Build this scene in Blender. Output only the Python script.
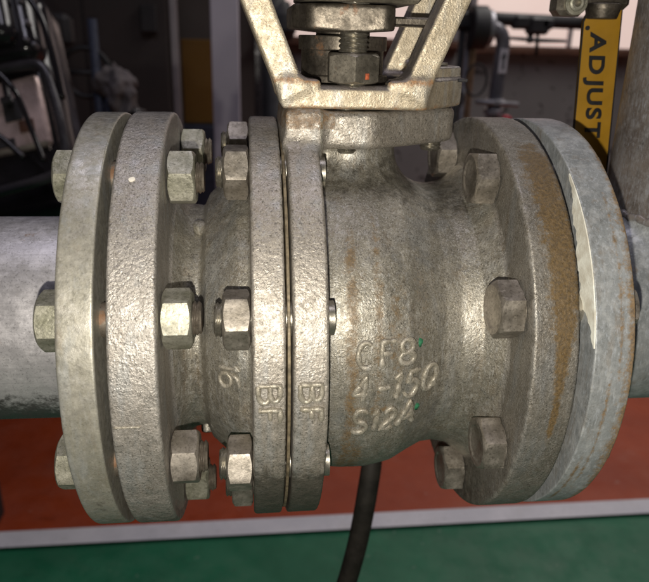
import bpy, math, random
import numpy as np
from mathutils import Vector, Euler

# ------------------------------------------------------------------ reset
for o in list(bpy.data.objects):
    bpy.data.objects.remove(o, do_unlink=True)
sc = bpy.context.scene
COL = sc.collection
rng = random.Random(7)

H = 800.0            # height of the pipe axis above the floor, mm
MM = 0.001

def W3(p):           # mm, pipe axis as origin  ->  world metres
    return Vector((p[0] * MM, p[1] * MM, (p[2] + H) * MM))

# ------------------------------------------------------------------ camera
EL = math.radians(22.5)
CAM = (-54.2, -398 * math.cos(EL), 398 * math.sin(EL))
YAW, ROLL, PIT = math.radians(6.70), math.radians(1.55), -EL + math.radians(1.93)
fw = Vector((math.sin(YAW) * math.cos(PIT), math.cos(YAW) * math.cos(PIT), math.sin(PIT)))
rt = fw.cross(Vector((0, 0, 1))).normalized()
up = rt.cross(fw)
rt2 = rt * math.cos(ROLL) + up * math.sin(ROLL)
up2 = -rt * math.sin(ROLL) + up * math.cos(ROLL)
cd = bpy.data.cameras.new('camera')
cam = bpy.data.objects.new('camera', cd)
COL.objects.link(cam)
from mathutils import Matrix
m3 = Matrix((rt2, up2, -fw)).transposed()
cam.matrix_world = Matrix.Translation(W3(CAM)) @ m3.to_4x4()
cd.sensor_fit = 'HORIZONTAL'
cd.sensor_width = 36.0
cd.lens = 666.0 / 649.0 * 36.0
cd.clip_start = 0.01
cd.clip_end = 60
cd.dof.use_dof = True
cd.dof.focus_distance = 0.315
cd.dof.aperture_fstop = 13.0
sc.camera = cam

# ------------------------------------------------------------------ light
wd = bpy.data.worlds.new('World')
sc.world = wd
wd.use_nodes = True
bg = wd.node_tree.nodes['Background']
bg.inputs[0].default_value = (0.80, 0.74, 0.86, 1)
bg.inputs[1].default_value = 0.02

def lamp(name, kind, loc_mm, target_mm, energy, color, size=0.1, size_y=None, spread=180):
    l = bpy.data.lights.new(name, kind)
    l.energy = energy
    l.color = color
    if kind == 'AREA':
        l.spread = math.radians(spread)
        l.size = size
        if size_y:
            l.shape = 'RECTANGLE'
            l.size_y = size_y
    else:
        l.shadow_soft_size = size
    o = bpy.data.objects.new(name, l)
    COL.objects.link(o)
    o.location = W3(loc_mm)
    o.rotation_euler = (W3(target_mm) - W3(loc_mm)).to_track_quat('-Z', 'Y').to_euler()
    return o

FLASH = Vector(CAM) + (-up2 * 30 - rt2 * 8 - fw * 2)
lamp('phone_flash', 'POINT', FLASH, (0, 0, 0), 5.8, (1.0, 0.945, 0.835), 0.003)
# fluorescent luminaires of the hall, above and behind the pipe line
lamp('ceiling_light', 'AREA', (-150, 80, 1900), (-120, 100, 0), 8.5, (0.88, 0.85, 1.0), 1.2, 0.4)
lamp('ceiling_light_far', 'AREA', (1500, 1500, 1900), (1100, 1500, 0), 17, (1.0, 0.95, 0.90), 2.0, 0.6, 120)

sc.view_settings.view_transform = 'Standard'
sc.view_settings.look = 'None'
sc.view_settings.exposure = 0
sc.view_settings.gamma = 1
sc.view_settings.use_curve_mapping = False
sc.render.engine = 'CYCLES'

# ------------------------------------------------------------------ node materials
class NT:
    def __init__(s, m):
        s.t = m.node_tree
    def n(s, typ, **kw):
        nd = s.t.nodes.new(typ)
        for k, v in kw.items():
            setattr(nd, k, v)
        return nd
    def link(s, a, b):
        s.t.links.new(a, b)
    def setin(s, nd, key, v):
        if hasattr(v, 'is_linked') or isinstance(v, bpy.types.NodeSocket):
            s.link(v, nd.inputs[key])
        else:
            nd.inputs[key].default_value = v
    def coords(s, scale=(1000, 1000, 1000)):
        tc = s.n('ShaderNodeTexCoord')
        mp = s.n('ShaderNodeMapping')
        mp.inputs['Scale'].default_value = scale
        s.link(tc.outputs['Object'], mp.inputs['Vector'])
        return mp.outputs['Vector']
    def noise(s, vec, scale, detail=4, rough=0.55, dist=0.0):
        nd = s.n('ShaderNodeTexNoise')
        s.link(vec, nd.inputs['Vector'])
        nd.inputs['Scale'].default_value = scale
        nd.inputs['Detail'].default_value = detail
        nd.inputs['Roughness'].default_value = rough
        nd.inputs['Distortion'].default_value = dist
        return nd.outputs['Fac']
    def ramp(s, fac, a, b, va=0.0, vb=1.0):
        nd = s.n('ShaderNodeMapRange')
        nd.interpolation_type = 'SMOOTHSTEP'
        s.link(fac, nd.inputs['Value'])
        nd.inputs['From Min'].default_value = a
        nd.inputs['From Max'].default_value = b
        nd.inputs['To Min'].default_value = va
        nd.inputs['To Max'].default_value = vb
        return nd.outputs['Result']
    def mix(s, fac, a, b):
        nd = s.n('ShaderNodeMix')
        nd.data_type = 'RGBA'
        ins = [i for i in nd.inputs]
        for key, v in ((0, fac), (6, a), (7, b)):
            if isinstance(v, bpy.types.NodeSocket):
                s.link(v, ins[key])
            else:
                ins[key].default_value = v if key == 0 else (*v, 1.0)
        return nd.outputs[2]
    def math(s, op, a, b=0.0):
        nd = s.n('ShaderNodeMath', operation=op)
        for i, v in enumerate((a, b)):
            if isinstance(v, bpy.types.NodeSocket):
                s.link(v, nd.inputs[i])
            else:
                nd.inputs[i].default_value = v
        return nd.outputs[0]
    def attr(s, name):
        nd = s.n('ShaderNodeAttribute')
        nd.attribute_name = name
        return nd.outputs['Fac']
    def bump(s, h, strength, dist, normal=None):
        nd = s.n('ShaderNodeBump')
        nd.inputs['Strength'].default_value = strength
        nd.inputs['Distance'].default_value = dist
        s.link(h, nd.inputs['Height'])
        if normal is not None:
            s.link(normal, nd.inputs['Normal'])
        return nd.outputs['Normal']

def new_mat(name):
    m = bpy.data.materials.new(name)
    m.use_nodes = True
    b = m.node_tree.nodes['Principled BSDF']
    return m, NT(m), b

def simple(name, col, rough=0.5, metal=0.0, var=0.25, scale=0.05, bump=0.0, bscale=0.6, spec=0.5, emit=None):
    """plain material with blotchy value variation and fine relief"""
    m, t, b = new_mat(name)
    v = t.coords()
    f = t.noise(v, scale, 5, 0.6)
    c = t.mix(t.ramp(f, 0.3, 0.7), tuple(x * (1 - var) for x in col), tuple(min(1, x * (1 + var)) for x in col))
    t.link(c, b.inputs['Base Color'])
    b.inputs['Metallic'].default_value = metal
    b.inputs['Specular IOR Level'].default_value = spec
    t.link(t.ramp(t.noise(v, scale * 2.3, 4), 0.25, 0.75, max(0.03, rough - 0.1), min(1, rough + 0.1)), b.inputs['Roughness'])
    if bump:
        t.link(t.bump(t.noise(v, bscale, 4), 0.6, bump * MM), b.inputs['Normal'])
    if emit:
        b.inputs['Emission Color'].default_value = (*col, 1)
        b.inputs['Emission Strength'].default_value = emit
    return m

def cast(name, c_dark, c_mid, c_lite, grain=0.55, gscale=0.42, metal=0.45, rough=0.5, streak=0.35,
         grime=(0.07, 0.062, 0.048), grime_lo=0.56, rust=(0.20, 0.10, 0.035), dust=None, blotch=1.0, speck=1.0):
    """sand-cast or painted steel: blotches, vertical wash marks, pits, rust and grime;
    the float attributes stain / rub / dot are wear of a definite shape laid on the mesh"""
    m, t, b = new_mat(name)
    v = t.coords()
    vz = t.coords((1000, 1000, 160))
    big = t.noise(v, 0.035, 5, 0.62)
    mid = t.noise(v, 0.16, 4, 0.6)
    fine = t.noise(v, 1.1, 3, 0.6)
    c = t.mix(t.ramp(big, 0.32, 0.68), c_dark, c_mid)
    # cool grey and brown patches of old wash-off
    lum = sum(c_mid) / 3
    c = t.mix(t.ramp(t.noise(vz, 0.06, 5, 0.65, 0.3), 0.52, 0.66, 0, 0.5), c, (lum * 1.02, lum * 1.06, lum * 1.08))
    c = t.mix(t.ramp(t.noise(vz, 0.085, 5, 0.68, 0.3), 0.54, 0.70, 0, 0.45), c, (lum * 0.72, lum * 0.56, lum * 0.38))
    c = t.mix(t.ramp(mid, 0.44, 0.74, 0, 0.65 * blotch), c, c_lite)
    stn = t.noise(vz, 0.13, 4, 0.65)
    c = t.mix(t.ramp(stn, 0.55, 0.75, 0, streak), c, rust)
    c = t.mix(t.ramp(t.noise(vz, 0.24, 4, 0.65, 0.5), 0.52, 0.70, 0, streak), c, c_lite)
    vf = t.coords((1000, 1000, 300))
    c = t.mix(t.ramp(t.noise(vf, 0.75, 3, 0.6), 0.52, 0.68, 0, 0.06 + streak * 1.0), c, tuple(q * w_ for q, w_ in zip(c_lite, (0.96, 1.0, 1.08))))
    g = t.noise(v, 0.075, 6, 0.7)
    c = t.mix(t.ramp(g, grime_lo, grime_lo + 0.16, 0, 0.7 * blotch), c, grime)
    # dark specks sitting in the pits of the grain
    c = t.mix(t.ramp(fine, 0.53, 0.66, 0, 0.72 * speck), c, grime)
    c = t.mix(t.ramp(t.noise(v, 1.5, 2, 0.5), 0.54, 0.66, 0, 0.6 * speck), c, c_lite)
    c = t.mix(t.ramp(t.noise(v, 0.55, 3, 0.6), 0.58, 0.72, 0, 0.35), c, c_lite)
    c = t.mix(t.ramp(t.noise(vz, 0.4, 3, 0.6), 0.56, 0.74, 0, streak * 0.7), c, grime)
    wob = t.noise(v, 0.22, 5, 0.7)
    st = t.attr('stain')
    fin2 = t.noise(v, 0.7, 4, 0.7)
    s2 = t.ramp(t.math('ADD', st, t.math('ADD', t.math('MULTIPLY', t.math('SUBTRACT', wob, 0.5), 1.7), t.math('MULTIPLY', t.math('SUBTRACT', fin2, 0.5), 0.45))), 0.2, 0.75)
    s2 = t.math('MULTIPLY', s2, t.ramp(st, 0.0, 0.12))
    c = t.mix(t.math('MULTIPLY', s2, 0.85), c, t.mix(t.ramp(fin2, 0.35, 0.65), tuple(q * 0.6 for q in rust), tuple(min(1, q * 1.25) for q in rust)))
    rb = t.attr('rub')
    r2 = t.ramp(t.math('ADD', rb, t.math('MULTIPLY', t.math('SUBTRACT', wob, 0.5), 1.3)), 0.45, 0.7)
    c = t.mix(t.math('MULTIPLY', r2, 0.75), c, c_lite)
    dk = t.attr('soil_shade')  # dark mask: grime, plus the painted shade of the neck recess
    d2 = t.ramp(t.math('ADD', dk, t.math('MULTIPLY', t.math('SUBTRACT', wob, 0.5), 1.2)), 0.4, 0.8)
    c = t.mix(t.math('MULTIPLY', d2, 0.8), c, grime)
    if dust:
        geo = t.n('ShaderNodeNewGeometry')
        sp = t.n('ShaderNodeSeparateXYZ')
        t.link(geo.outputs['True Normal'], sp.inputs[0])
        c = t.mix(t.ramp(t.math('ADD', sp.outputs[2], t.math('MULTIPLY', wob, 0.3)), 0.38, 0.62, 0, 0.85), c, dust)
    t.link(c, b.inputs['Base Color'])
    mt = t.math('MULTIPLY', t.ramp(mid, 0.3, 0.7, 0.6, 1.0), metal)
    mt = t.math('MULTIPLY', mt, t.math('SUBTRACT', 1.0, t.math('MULTIPLY', s2, 0.8)))
    t.link(mt, b.inputs['Metallic'])
    t.link(t.ramp(t.noise(v, 0.3, 4), 0.3, 0.7, rough - 0.09, rough + 0.13), b.inputs['Roughness'])
    n1 = t.bump(t.noise(v, gscale, 3, 0.55), 1.0, grain * 1.5 * MM)
    n2 = t.bump(t.noise(v, gscale * 3.1, 2, 0.5), 0.9, grain * 0.5 * MM, n1)
    t.link(n2, b.inputs['Normal'])
    return m

def machined(name, col, col2, rough=0.32, metal=0.85, scratch=0.5, rust=(0.16, 0.075, 0.03), rust_lo=0.62, bump=0.12, axis='x'):
    m, t, b = new_mat(name)
    v = t.coords()
    s = {'x': (60, 1400, 1400), 'r': (1400, 90, 90), 'n': (1000, 1000, 1000)}[axis]
    vs = t.coords(s)
    c = t.mix(t.ramp(t.noise(v, 0.05, 6, 0.65), 0.3, 0.7), col, col2)
    c = t.mix(t.ramp(t.noise(vs, 0.35, 3), 0.45, 0.75, 0, scratch), c, tuple(x * 0.55 for x in col))
    c = t.mix(t.ramp(t.noise(v, 0.9, 3, 0.6), 0.54, 0.68, 0, 0.5), c, tuple(x * 0.4 for x in col))
    c = t.mix(t.ramp(t.noise(v, 0.28, 4, 0.65), 0.56, 0.70, 0, 0.45), c, tuple(min(1, x * 1.25) for x in col2))
    rf = t.ramp(t.noise(v, 0.09, 6, 0.72), rust_lo, rust_lo + 0.13, 0, 0.85)
    st = t.attr('stain')
    wob = t.noise(v, 0.22, 5, 0.7)
    s2 = t.ramp(t.math('ADD', st, t.math('MULTIPLY', t.math('SUBTRACT', wob, 0.5), 1.1)), 0.42, 0.62)
    rf = t.math('MAXIMUM', rf, t.math('MULTIPLY', s2, 0.9))
    c = t.mix(rf, c, rust)
    dk = t.attr('soil_shade')
    d2 = t.ramp(t.math('ADD', dk, t.math('MULTIPLY', t.math('SUBTRACT', wob, 0.5), 1.2)), 0.4, 0.8)
    c = t.mix(t.math('MULTIPLY', d2, 0.85), c, (0.035, 0.03, 0.026))
    t.link(c, b.inputs['Base Color'])
    t.link(t.math('MULTIPLY', t.math('SUBTRACT', 1.0, t.math('MULTIPLY', rf, 0.9)), metal), b.inputs['Metallic'])
    t.link(t.ramp(t.noise(v, 0.12, 5, 0.7), 0.3, 0.7, rough - 0.08, rough + 0.18), b.inputs['Roughness'])
    n1 = t.bump(t.noise(vs, 0.6, 3), 0.5, bump * MM)
    n2 = t.bump(t.noise(v, 0.5, 4, 0.6), 0.5, bump * MM, n1)
    t.link(n2, b.inputs['Normal'])
    return m

M = {}
M['cap_cast'] = cast('end_cap_casting', (0.285, 0.258, 0.225), (0.375, 0.346, 0.312), (0.52, 0.485, 0.45), grain=0.30, gscale=0.68, streak=0.10, metal=0.68, rough=0.46, blotch=0.6)
M['body_cast'] = cast('body_casting', (0.195, 0.178, 0.142), (0.29, 0.267, 0.22), (0.46, 0.435, 0.385), grain=0.17, gscale=0.95, streak=0.45, metal=0.68, rough=0.43, blotch=0.55, rust=(0.135, 0.085, 0.036))
M['flange_cast'] = cast('body_flange_casting', (0.165, 0.148, 0.122), (0.25, 0.228, 0.195), (0.40, 0.375, 0.34), grain=0.22, gscale=0.75, streak=0.25, metal=0.62, rough=0.46, blotch=0.6, rust=(0.125, 0.075, 0.022))
M['plate_cast'] = cast('split_flange_casting', (0.275, 0.242, 0.20), (0.37, 0.335, 0.29), (0.51, 0.47, 0.42), grain=0.24, gscale=0.68, blotch=0.6, streak=0.12, metal=0.68, rough=0.46, rust=(0.17, 0.10, 0.045))
M['letter_cast'] = cast('raised_letter', (0.25, 0.22, 0.165), (0.35, 0.32, 0.26), (0.50, 0.46, 0.39), blotch=0.5, grain=0.12, gscale=0.8, streak=0.3, metal=0.45, rough=0.48, grime_lo=0.58)
M['yoke_cast'] = cast('yoke_casting', (0.40, 0.33, 0.23), (0.55, 0.465, 0.34), (0.74, 0.66, 0.52), grain=0.14, gscale=1.1, metal=0.7, rough=0.46, streak=0.12, blotch=0.8, speck=0.6,
                      rust=(0.30, 0.14, 0.05), grime_lo=0.68, dust=(0.17, 0.15, 0.155))
M['grey_paint'] = cast('grey_painted_flange', (0.21, 0.222, 0.225), (0.315, 0.328, 0.335), (0.52, 0.53, 0.53), grain=0.10, gscale=0.45, metal=0.2, rough=0.4, streak=0.4, speck=0.22,
                       rust=(0.22, 0.135, 0.055), grime_lo=0.58)
M['rusty_pipe'] = cast('rust_brown_pipe', (0.14, 0.115, 0.10), (0.25, 0.215, 0.19), (0.40, 0.39, 0.39), grain=0.10, gscale=0.5, metal=0.3, rough=0.4, streak=0.5, speck=0.3,
                       rust=(0.15, 0.085, 0.045))
M['zinc_flange'] = cast('turned_flange', (0.26, 0.245, 0.195), (0.37, 0.35, 0.295), (0.51, 0.485, 0.435), grain=0.06, gscale=0.7, metal=0.6, rough=0.42, streak=0.2, speck=0.4, grime_lo=0.58)
M['pipe_steel'] = machined('pipe_steel', (0.54, 0.52, 0.54), (0.70, 0.675, 0.69), rough=0.33, metal=0.6, rust_lo=0.61, scratch=0.3)
M['bolt_zinc'] = machined('zinc_hex', (0.20, 0.195, 0.135), (0.42, 0.40, 0.335), rough=0.48, metal=0.65, axis='n', scratch=0.5, rust_lo=0.64, rust=(0.17, 0.16, 0.07), bump=0.3)
M['bolt_warm'] = machined('dull_hex', (0.20, 0.175, 0.14), (0.44, 0.395, 0.345), rough=0.42, metal=0.75, axis='n', scratch=0.45, rust_lo=0.64, bump=0.12)
M['bolt_dark'] = machined('dark_hex', (0.19, 0.17, 0.135), (0.34, 0.305, 0.25), rough=0.38, metal=0.8, axis='n', scratch=0.5, rust_lo=0.62)
M['thread'] = machined('thread_steel', (0.26, 0.24, 0.20), (0.42, 0.39, 0.33), rough=0.36, metal=0.85, axis='n', rust_lo=0.6)
M['gland'] = machined('gland_steel', (0.085, 0.072, 0.056), (0.19, 0.165, 0.135), rough=0.44, metal=0.85, axis='n', rust_lo=0.58, bump=0.2)
M['brass_gasket'] = simple('gasket_edge', (0.17, 0.135, 0.085), 0.6, 0.3, 0.5, 0.2)
M['white_gasket'] = simple('white_gasket', (0.92, 0.86, 0.72), 0.5, 0, 0.25, 0.12, 0.2, 0.9)
M['dark_gasket'] = simple('dark_gasket', (0.05, 0.045, 0.04), 0.8)
M['hose'] = simple('hose_rubber', (0.028, 0.024, 0.020), 0.62, 0, 0.35, 0.08, 0.15, 0.8)
M['green_dot'] = simple('green_paint_dot', (0.02, 0.13, 0.06), 0.8, 0, 0.4, 0.5)
M['orange_dot'] = simple('orange_paint_dot', (0.40, 0.09, 0.035), 0.8, 0, 0.4, 0.5)
M['tag_yellow'] = simple('tag_yellow', (0.36, 0.19, 0.014), 0.45, 0, 0.1, 0.04)
M['tag_black'] = simple('tag_black', (0.012, 0.012, 0.014), 0.5)
M['chip'] = simple('bare_chip', (0.75, 0.70, 0.60), 0.4)
M['black_gloss'] = simple('black_gloss', (0.016, 0.014, 0.016), 0.14, 0, 0.4, 0.01)
M['black_matt'] = simple('black_matt', (0.02, 0.018, 0.02), 0.6, 0, 0.4, 0.01)
M['panel_metal'] = simple('bright_panel', (0.62, 0.47, 0.45), 0.22, 0.4, 0.35, 0.02)
M['dark_frame'] = simple('dark_frame', (0.05, 0.045, 0.05), 0.25, 0.2, 0.3, 0.02)
M['dim_wall'] = simple('dim_wall', (0.08, 0.066, 0.062), 0.8, 0, 0.15, 0.003)
M['dark_panel'] = simple('dark_panel', (0.04, 0.031, 0.029), 0.7, 0, 0.15, 0.004)
M['column'] = simple('column_paint', (0.56, 0.50, 0.57), 0.5, 0, 0.08, 0.004)
M['rail'] = simple('rail_steel', (0.36, 0.33, 0.35), 0.4, 0.4, 0.1, 0.01)
M['ochre'] = simple('ochre_panel', (0.17, 0.082, 0.008), 0.7, 0, 0.1, 0.004)
M['blue_dark'] = simple('blue_dark', (0.03, 0.035, 0.06), 0.6)
M['cloth'] = simple('rag', (0.17, 0.145, 0.145), 0.9, 0, 0.35, 0.02, 1.0, 0.1)
M['pipe_grey'] = simple('pipe_grey', (0.17, 0.16, 0.185), 0.42, 0.3, 0.3, 0.02)
M['pipe_light'] = simple('pipe_light', (0.34, 0.33, 0.36), 0.4, 0.4, 0.2, 0.03)
M['post_tan'] = simple('post_tan', (0.30, 0.19, 0.12), 0.7)
M['sticker'] = simple('sticker_white', (0.62, 0.58, 0.64), 0.6, 0, 0.1)
M['red_knob'] = simple('red_knob', (0.55, 0.03, 0.06), 0.4)
M['sill'] = simple('sill_rust', (0.10, 0.042, 0.025), 0.7, 0, 0.3, 0.01)
M['pane'] = simple('frosted_pane', (1.0, 0.77, 0.70), 0.5, 0, 0.12, 0.002, emit=0.5)
M['yellow_dial'] = simple('yellow_dial', (0.35, 0.28, 0.02), 0.6)

# specked lower wall
m, t, b = new_mat('speckled_wall')
v = t.coords()
c = t.mix(t.ramp(t.noise(v, 0.002, 4), 0.3, 0.7), (0.185, 0.188, 0.19), (0.24, 0.24, 0.24))
c = t.mix(t.ramp(t.noise(v, 0.020, 3, 0.5, 0.6), 0.63, 0.68, 0, 0.85), c, (0.03, 0.026, 0.026))
t.link(c, b.inputs['Base Color'])
b.inputs['Roughness'].default_value = 0.8
M['speck_wall'] = m

def paint_floor(name, ca, cb, dust=0.22):
    m, t, b = new_mat(name)
    v = t.coords()
    vx = t.coords((180, 1000, 1000))
    c = t.mix(t.ramp(t.noise(v, 0.006, 6, 0.65), 0.3, 0.7), ca, cb)
    c = t.mix(t.ramp(t.noise(v, 0.011, 6, 0.7), 0.5, 0.72, 0, dust), c, (0.34, 0.31, 0.28))
    c = t.mix(t.ramp(t.noise(v, 0.09, 4, 0.6), 0.60, 0.72, 0, 0.45), c, tuple(x * 0.4 for x in ca))
    c = t.mix(t.ramp(t.noise(vx, 0.05, 5, 0.6), 0.62, 0.70, 0, 0.35), c, tuple(x * 0.35 for x in ca))
    c = t.mix(t.ramp(t.noise(v, 0.05, 3, 0.5), 0.70, 0.74, 0, 0.3), c, (0.30, 0.28, 0.26))
    t.link(c, b.inputs['Base Color'])
    t.link(t.ramp(t.noise(v, 0.02, 4), 0.3, 0.7, 0.42, 0.68), b.inputs['Roughness'])
    t.link(t.bump(t.noise(v, 0.12, 4), 0.4, 0.3 * MM), b.inputs['Normal'])
    return m
M['floor_green'] = paint_floor('floor_green', (0.010, 0.098, 0.048), (0.016, 0.135, 0.068), 0.06)
M['floor_red'] = paint_floor('floor_red', (0.24, 0.034, 0.009), (0.31, 0.048, 0.013), 0.07)
M['floor_white'] = paint_floor('floor_white', (0.50, 0.49, 0.54), (0.62, 0.60, 0.65))

# ------------------------------------------------------------------ object helpers
WORLD = {}            # world position (metres) of every object's origin

def tag(o, label=None, cat=None, group=None, kind=None):
    for k, val in (('label', label), ('category', cat), ('group', group), ('kind', kind)):
        if val:
            o[k] = val
    return o

def thing(name, label, cat, base, group=None):
    o = bpy.data.objects.new(name, None)
    o.empty_display_size = 0.02
    COL.objects.link(o)
    o.location = W3(base)
    WORLD[o.name] = W3(base)
    return tag(o, label, cat, group)

def make_mesh(name, V, F, smooth=True, sharp=None):
    """V: (n,3) local metres; F: int array of quads/tris or list of faces"""
    me = bpy.data.meshes.new(name)
    V = np.asarray(V, np.float64)
    if isinstance(F, np.ndarray):
        k = F.shape[1]
        me.vertices.add(len(V))
        me.vertices.foreach_set('co', V.astype(np.float32).ravel())
        me.loops.add(F.size)
        me.loops.foreach_set('vertex_index', F.astype(np.int32).ravel())
        me.polygons.add(len(F))
        me.polygons.foreach_set('loop_start', np.arange(0, F.size, k, dtype=np.int32))
        me.polygons.foreach_set('loop_total', np.full(len(F), k, np.int32))
        me.update(calc_edges=True)
        me.validate()
    else:
        me.from_pydata([tuple(p) for p in V], [], [tuple(int(i) for i in f) for f in F])
        me.update()
    me.polygons.foreach_set('use_smooth', np.full(len(me.polygons), smooth))
    if sharp:
        me.set_sharp_from_angle(angle=math.radians(sharp))
    return me

def build(name, V, F, mat, parent=None, smooth=True, sharp=None, attrs=None, normals=None):
    """mesh object from vertices in mm (pipe-axis frame)"""
    V = np.asarray(V, np.float64)
    lo, hi = V.min(0), V.max(0)
    c = (lo + hi) / 2
    if parent is None:
        c[2] = lo[2]
    me = make_mesh(name, (V - c) * MM, F, smooth, sharp)
    me.materials.append(mat)
    if attrs:
        for k, a in attrs.items():
            at = me.attributes.new(k, 'FLOAT', 'POINT')
            at.data.foreach_set('value', np.asarray(a, np.float32))
    if normals is not None:
        me.normals_split_custom_set_from_vertices(np.asarray(normals, np.float32))
    o = bpy.data.objects.new(name, me)
    COL.objects.link(o)
    w = W3(c)
    WORLD[o.name] = w
    if parent is not None:
        o.parent = parent
        o.location = w - WORLD[parent.name]
    else:
        o.location = w
    return o

def place(name, mesh, mat, parent, loc_mm, rot=(0, 0, 0)):
    """an object that shares mesh data; loc in pipe-axis mm"""
    o = bpy.data.objects.new(name, mesh)
    COL.objects.link(o)
    WORLD[o.name] = W3(loc_mm)
    if parent is not None:
        o.parent = parent
        o.location = W3(loc_mm) - WORLD[parent.name]
    else:
        o.location = W3(loc_mm)
    o.rotation_euler = rot
    return o

# ------------------------------------------------------------------ numeric helpers
def vnoise(P, scale, seed=0):
    """value noise in [-1,1] at points P (n,3)"""
    q = P * scale + seed * 17.31 + 1000.0
    i = np.floor(q).astype(np.int64)
    f = q - i
    f = f * f * f * (f * (f * 6 - 15) + 10)
    def h(x, y, z):
        n = (x * 374761393 + y * 668265263 + z * 2147483647 + seed * 974711) & 0xFFFFFFFF
        n = ((n ^ (n >> 13)) * 1274126177) & 0xFFFFFFFF
        n = n ^ (n >> 16)
        return (n & 0xFFFF) / 32767.5 - 1.0
    r = 0
    for dx in (0, 1):
        for dy in (0, 1):
            for dz in (0, 1):
                w = (f[:, 0] if dx else 1 - f[:, 0]) * (f[:, 1] if dy else 1 - f[:, 1]) * (f[:, 2] if dz else 1 - f[:, 2])
                r = r + w * h(i[:, 0] + dx, i[:, 1] + dy, i[:, 2] + dz)
    return r

def vnormals(V, F):
    a = V[F[:, 0]]; b_ = V[F[:, 1]]; c = V[F[:, 2]]
    n = np.cross(b_ - a, c - a)
    if F.shape[1] == 4:
        d = V[F[:, 3]]
        n = n + np.cross(c - a, d - a)
    N = np.zeros_like(V)
    for k in range(F.shape[1]):
        for ax in range(3):
            N[:, ax] += np.bincount(F[:, k], n[:, ax], len(V))
    return N / np.maximum(np.linalg.norm(N, axis=1, keepdims=True), 1e-9)

def roughen(V, F, amps, seed=0):
    N = vnormals(V, F)
    d = np.zeros(len(V))
    for k, (wave, amp) in enumerate(amps):
        d += amp * vnoise(V, 1.0 / wave, seed + k)
    return V + N * d[:, None]

def round_profile(pts, n=4):
    """pts: (x, r, fillet) -> polyline with arcs at the corners"""
    out = []
    for i, p in enumerate(pts):
        fr = p[2] if len(p) > 2 else 0
        if fr == 0 or i in (0, len(pts) - 1):
            out.append((p[0], p[1])); continue
        a = np.array(pts[i - 1][:2], float); q = np.array(p[:2], float); c = np.array(pts[i + 1][:2], float)
        ua = (a - q) / np.linalg.norm(a - q); uc = (c - q) / np.linalg.norm(c - q)
        ang = math.acos(max(-1, min(1, float(ua @ uc))))
        if ang > math.pi - 0.05:
            out.append((p[0], p[1])); continue
        L = min(fr / math.tan(ang / 2), 0.49 * np.linalg.norm(a - q), 0.49 * np.linalg.norm(c - q))
        p0 = q + ua * L; p1 = q + uc * L
        for t_ in np.linspace(0, 1, n + 2):
            out.append(tuple((1 - t_) ** 2 * p0 + 2 * t_ * (1 - t_) * q + t_ ** 2 * p1))
    return out

def resample(poly, step):
    out = [poly[0]]
    for a, b_ in zip(poly[:-1], poly[1:]):
        L = math.dist(a, b_)
        k = max(1, int(L / step))
        for i in range(1, k + 1):
            t_ = i / k
            out.append((a[0] + (b_[0] - a[0]) * t_, a[1] + (b_[1] - a[1]) * t_))
    return out

def revolve(prof, seg, axis='X', centre=(0, 0, 0), closed=True):
    """prof [(along, radius)]; returns V, F(quads)"""
    P = np.array(prof, float)
    th = np.linspace(0, 2 * np.pi, seg, endpoint=False)
    A, T = np.meshgrid(np.arange(len(P)), th, indexing='ij')
    x = P[A, 0]; r = P[A, 1]
    ca, sa = np.cos(T), np.sin(T)
    if axis == 'X':
        V = np.stack([x, -r * ca, r * sa], -1)
    elif axis == 'Z':
        V = np.stack([r * ca, r * sa, x], -1)
    else:
        V = np.stack([r * sa, x, r * ca], -1)
    V = V.reshape(-1, 3) + np.array(centre, float)
    n = len(P)
    i = np.arange(n - 1)[:, None]; j = np.arange(seg)[None, :]
    a = i * seg + j; b_ = i * seg + (j + 1) % seg
    F = np.stack([a, b_, b_ + seg, a + seg], -1).reshape(-1, 4)
    if axis == 'X':
        F = F[:, ::-1]
    if closed:
        # closed ring profile: join the last ring to the first
        a = (n - 1) * seg + np.arange(seg); b_ = (n - 1) * seg + (np.arange(seg) + 1) % seg
        G = np.stack([a, b_, (np.arange(seg) + 1) % seg, np.arange(seg)], -1)
        if axis == 'X':
            G = G[:, ::-1]
        F = np.concatenate([F, G])
    return V, F

def tube_path(pts, rad, seg=12, cap=True):
    """sweep a circle along a 3-D polyline (mm); rad scalar or list"""
    P = [Vector(p) for p in pts]
    n = len(P)
    R_ = rad if hasattr(rad, '__len__') else [rad] * n
    V = []; F = []
    t0 = (P[1] - P[0]).normalized()
    nrm = t0.orthogonal().normalized()
    for i in range(n):
        t_ = (P[min(i + 1, n - 1)] - P[max(i - 1, 0)]).normalized()
        nrm = (nrm - t_ * nrm.dot(t_)).normalized()
        bn = t_.cross(nrm)
        for k in range(seg):
            a = 2 * math.pi * k / seg
            V.append(P[i] + (nrm * math.cos(a) + bn * math.sin(a)) * R_[i])
    for i in range(n - 1):
        for k in range(seg):
            k2 = (k + 1) % seg
            F.append((i * seg + k, i * seg + k2, (i + 1) * seg + k2, (i + 1) * seg + k))
    if cap:
        F.append(tuple(range(seg - 1, -1, -1)))
        F.append(tuple(range((n - 1) * seg, n * seg)))
    return [tuple(v_) for v_ in V], F

def spline(pts, per=10):
    """Catmull-Rom through points"""
    P = [Vector(p) for p in pts]
    P = [P[0] * 2 - P[1]] + P + [P[-1] * 2 - P[-2]]
    out = []
    for i in range(1, len(P) - 2):
        for k in range(per):
            t_ = k / per
            a, b_, c, d = P[i - 1], P[i], P[i + 1], P[i + 2]
            out.append(0.5 * ((2 * b_) + (c - a) * t_ + (2 * a - 5 * b_ + 4 * c - d) * t_ ** 2 + (3 * b_ - a - 3 * c + d) * t_ ** 3))
    out.append(P[-2])
    return out

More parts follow.
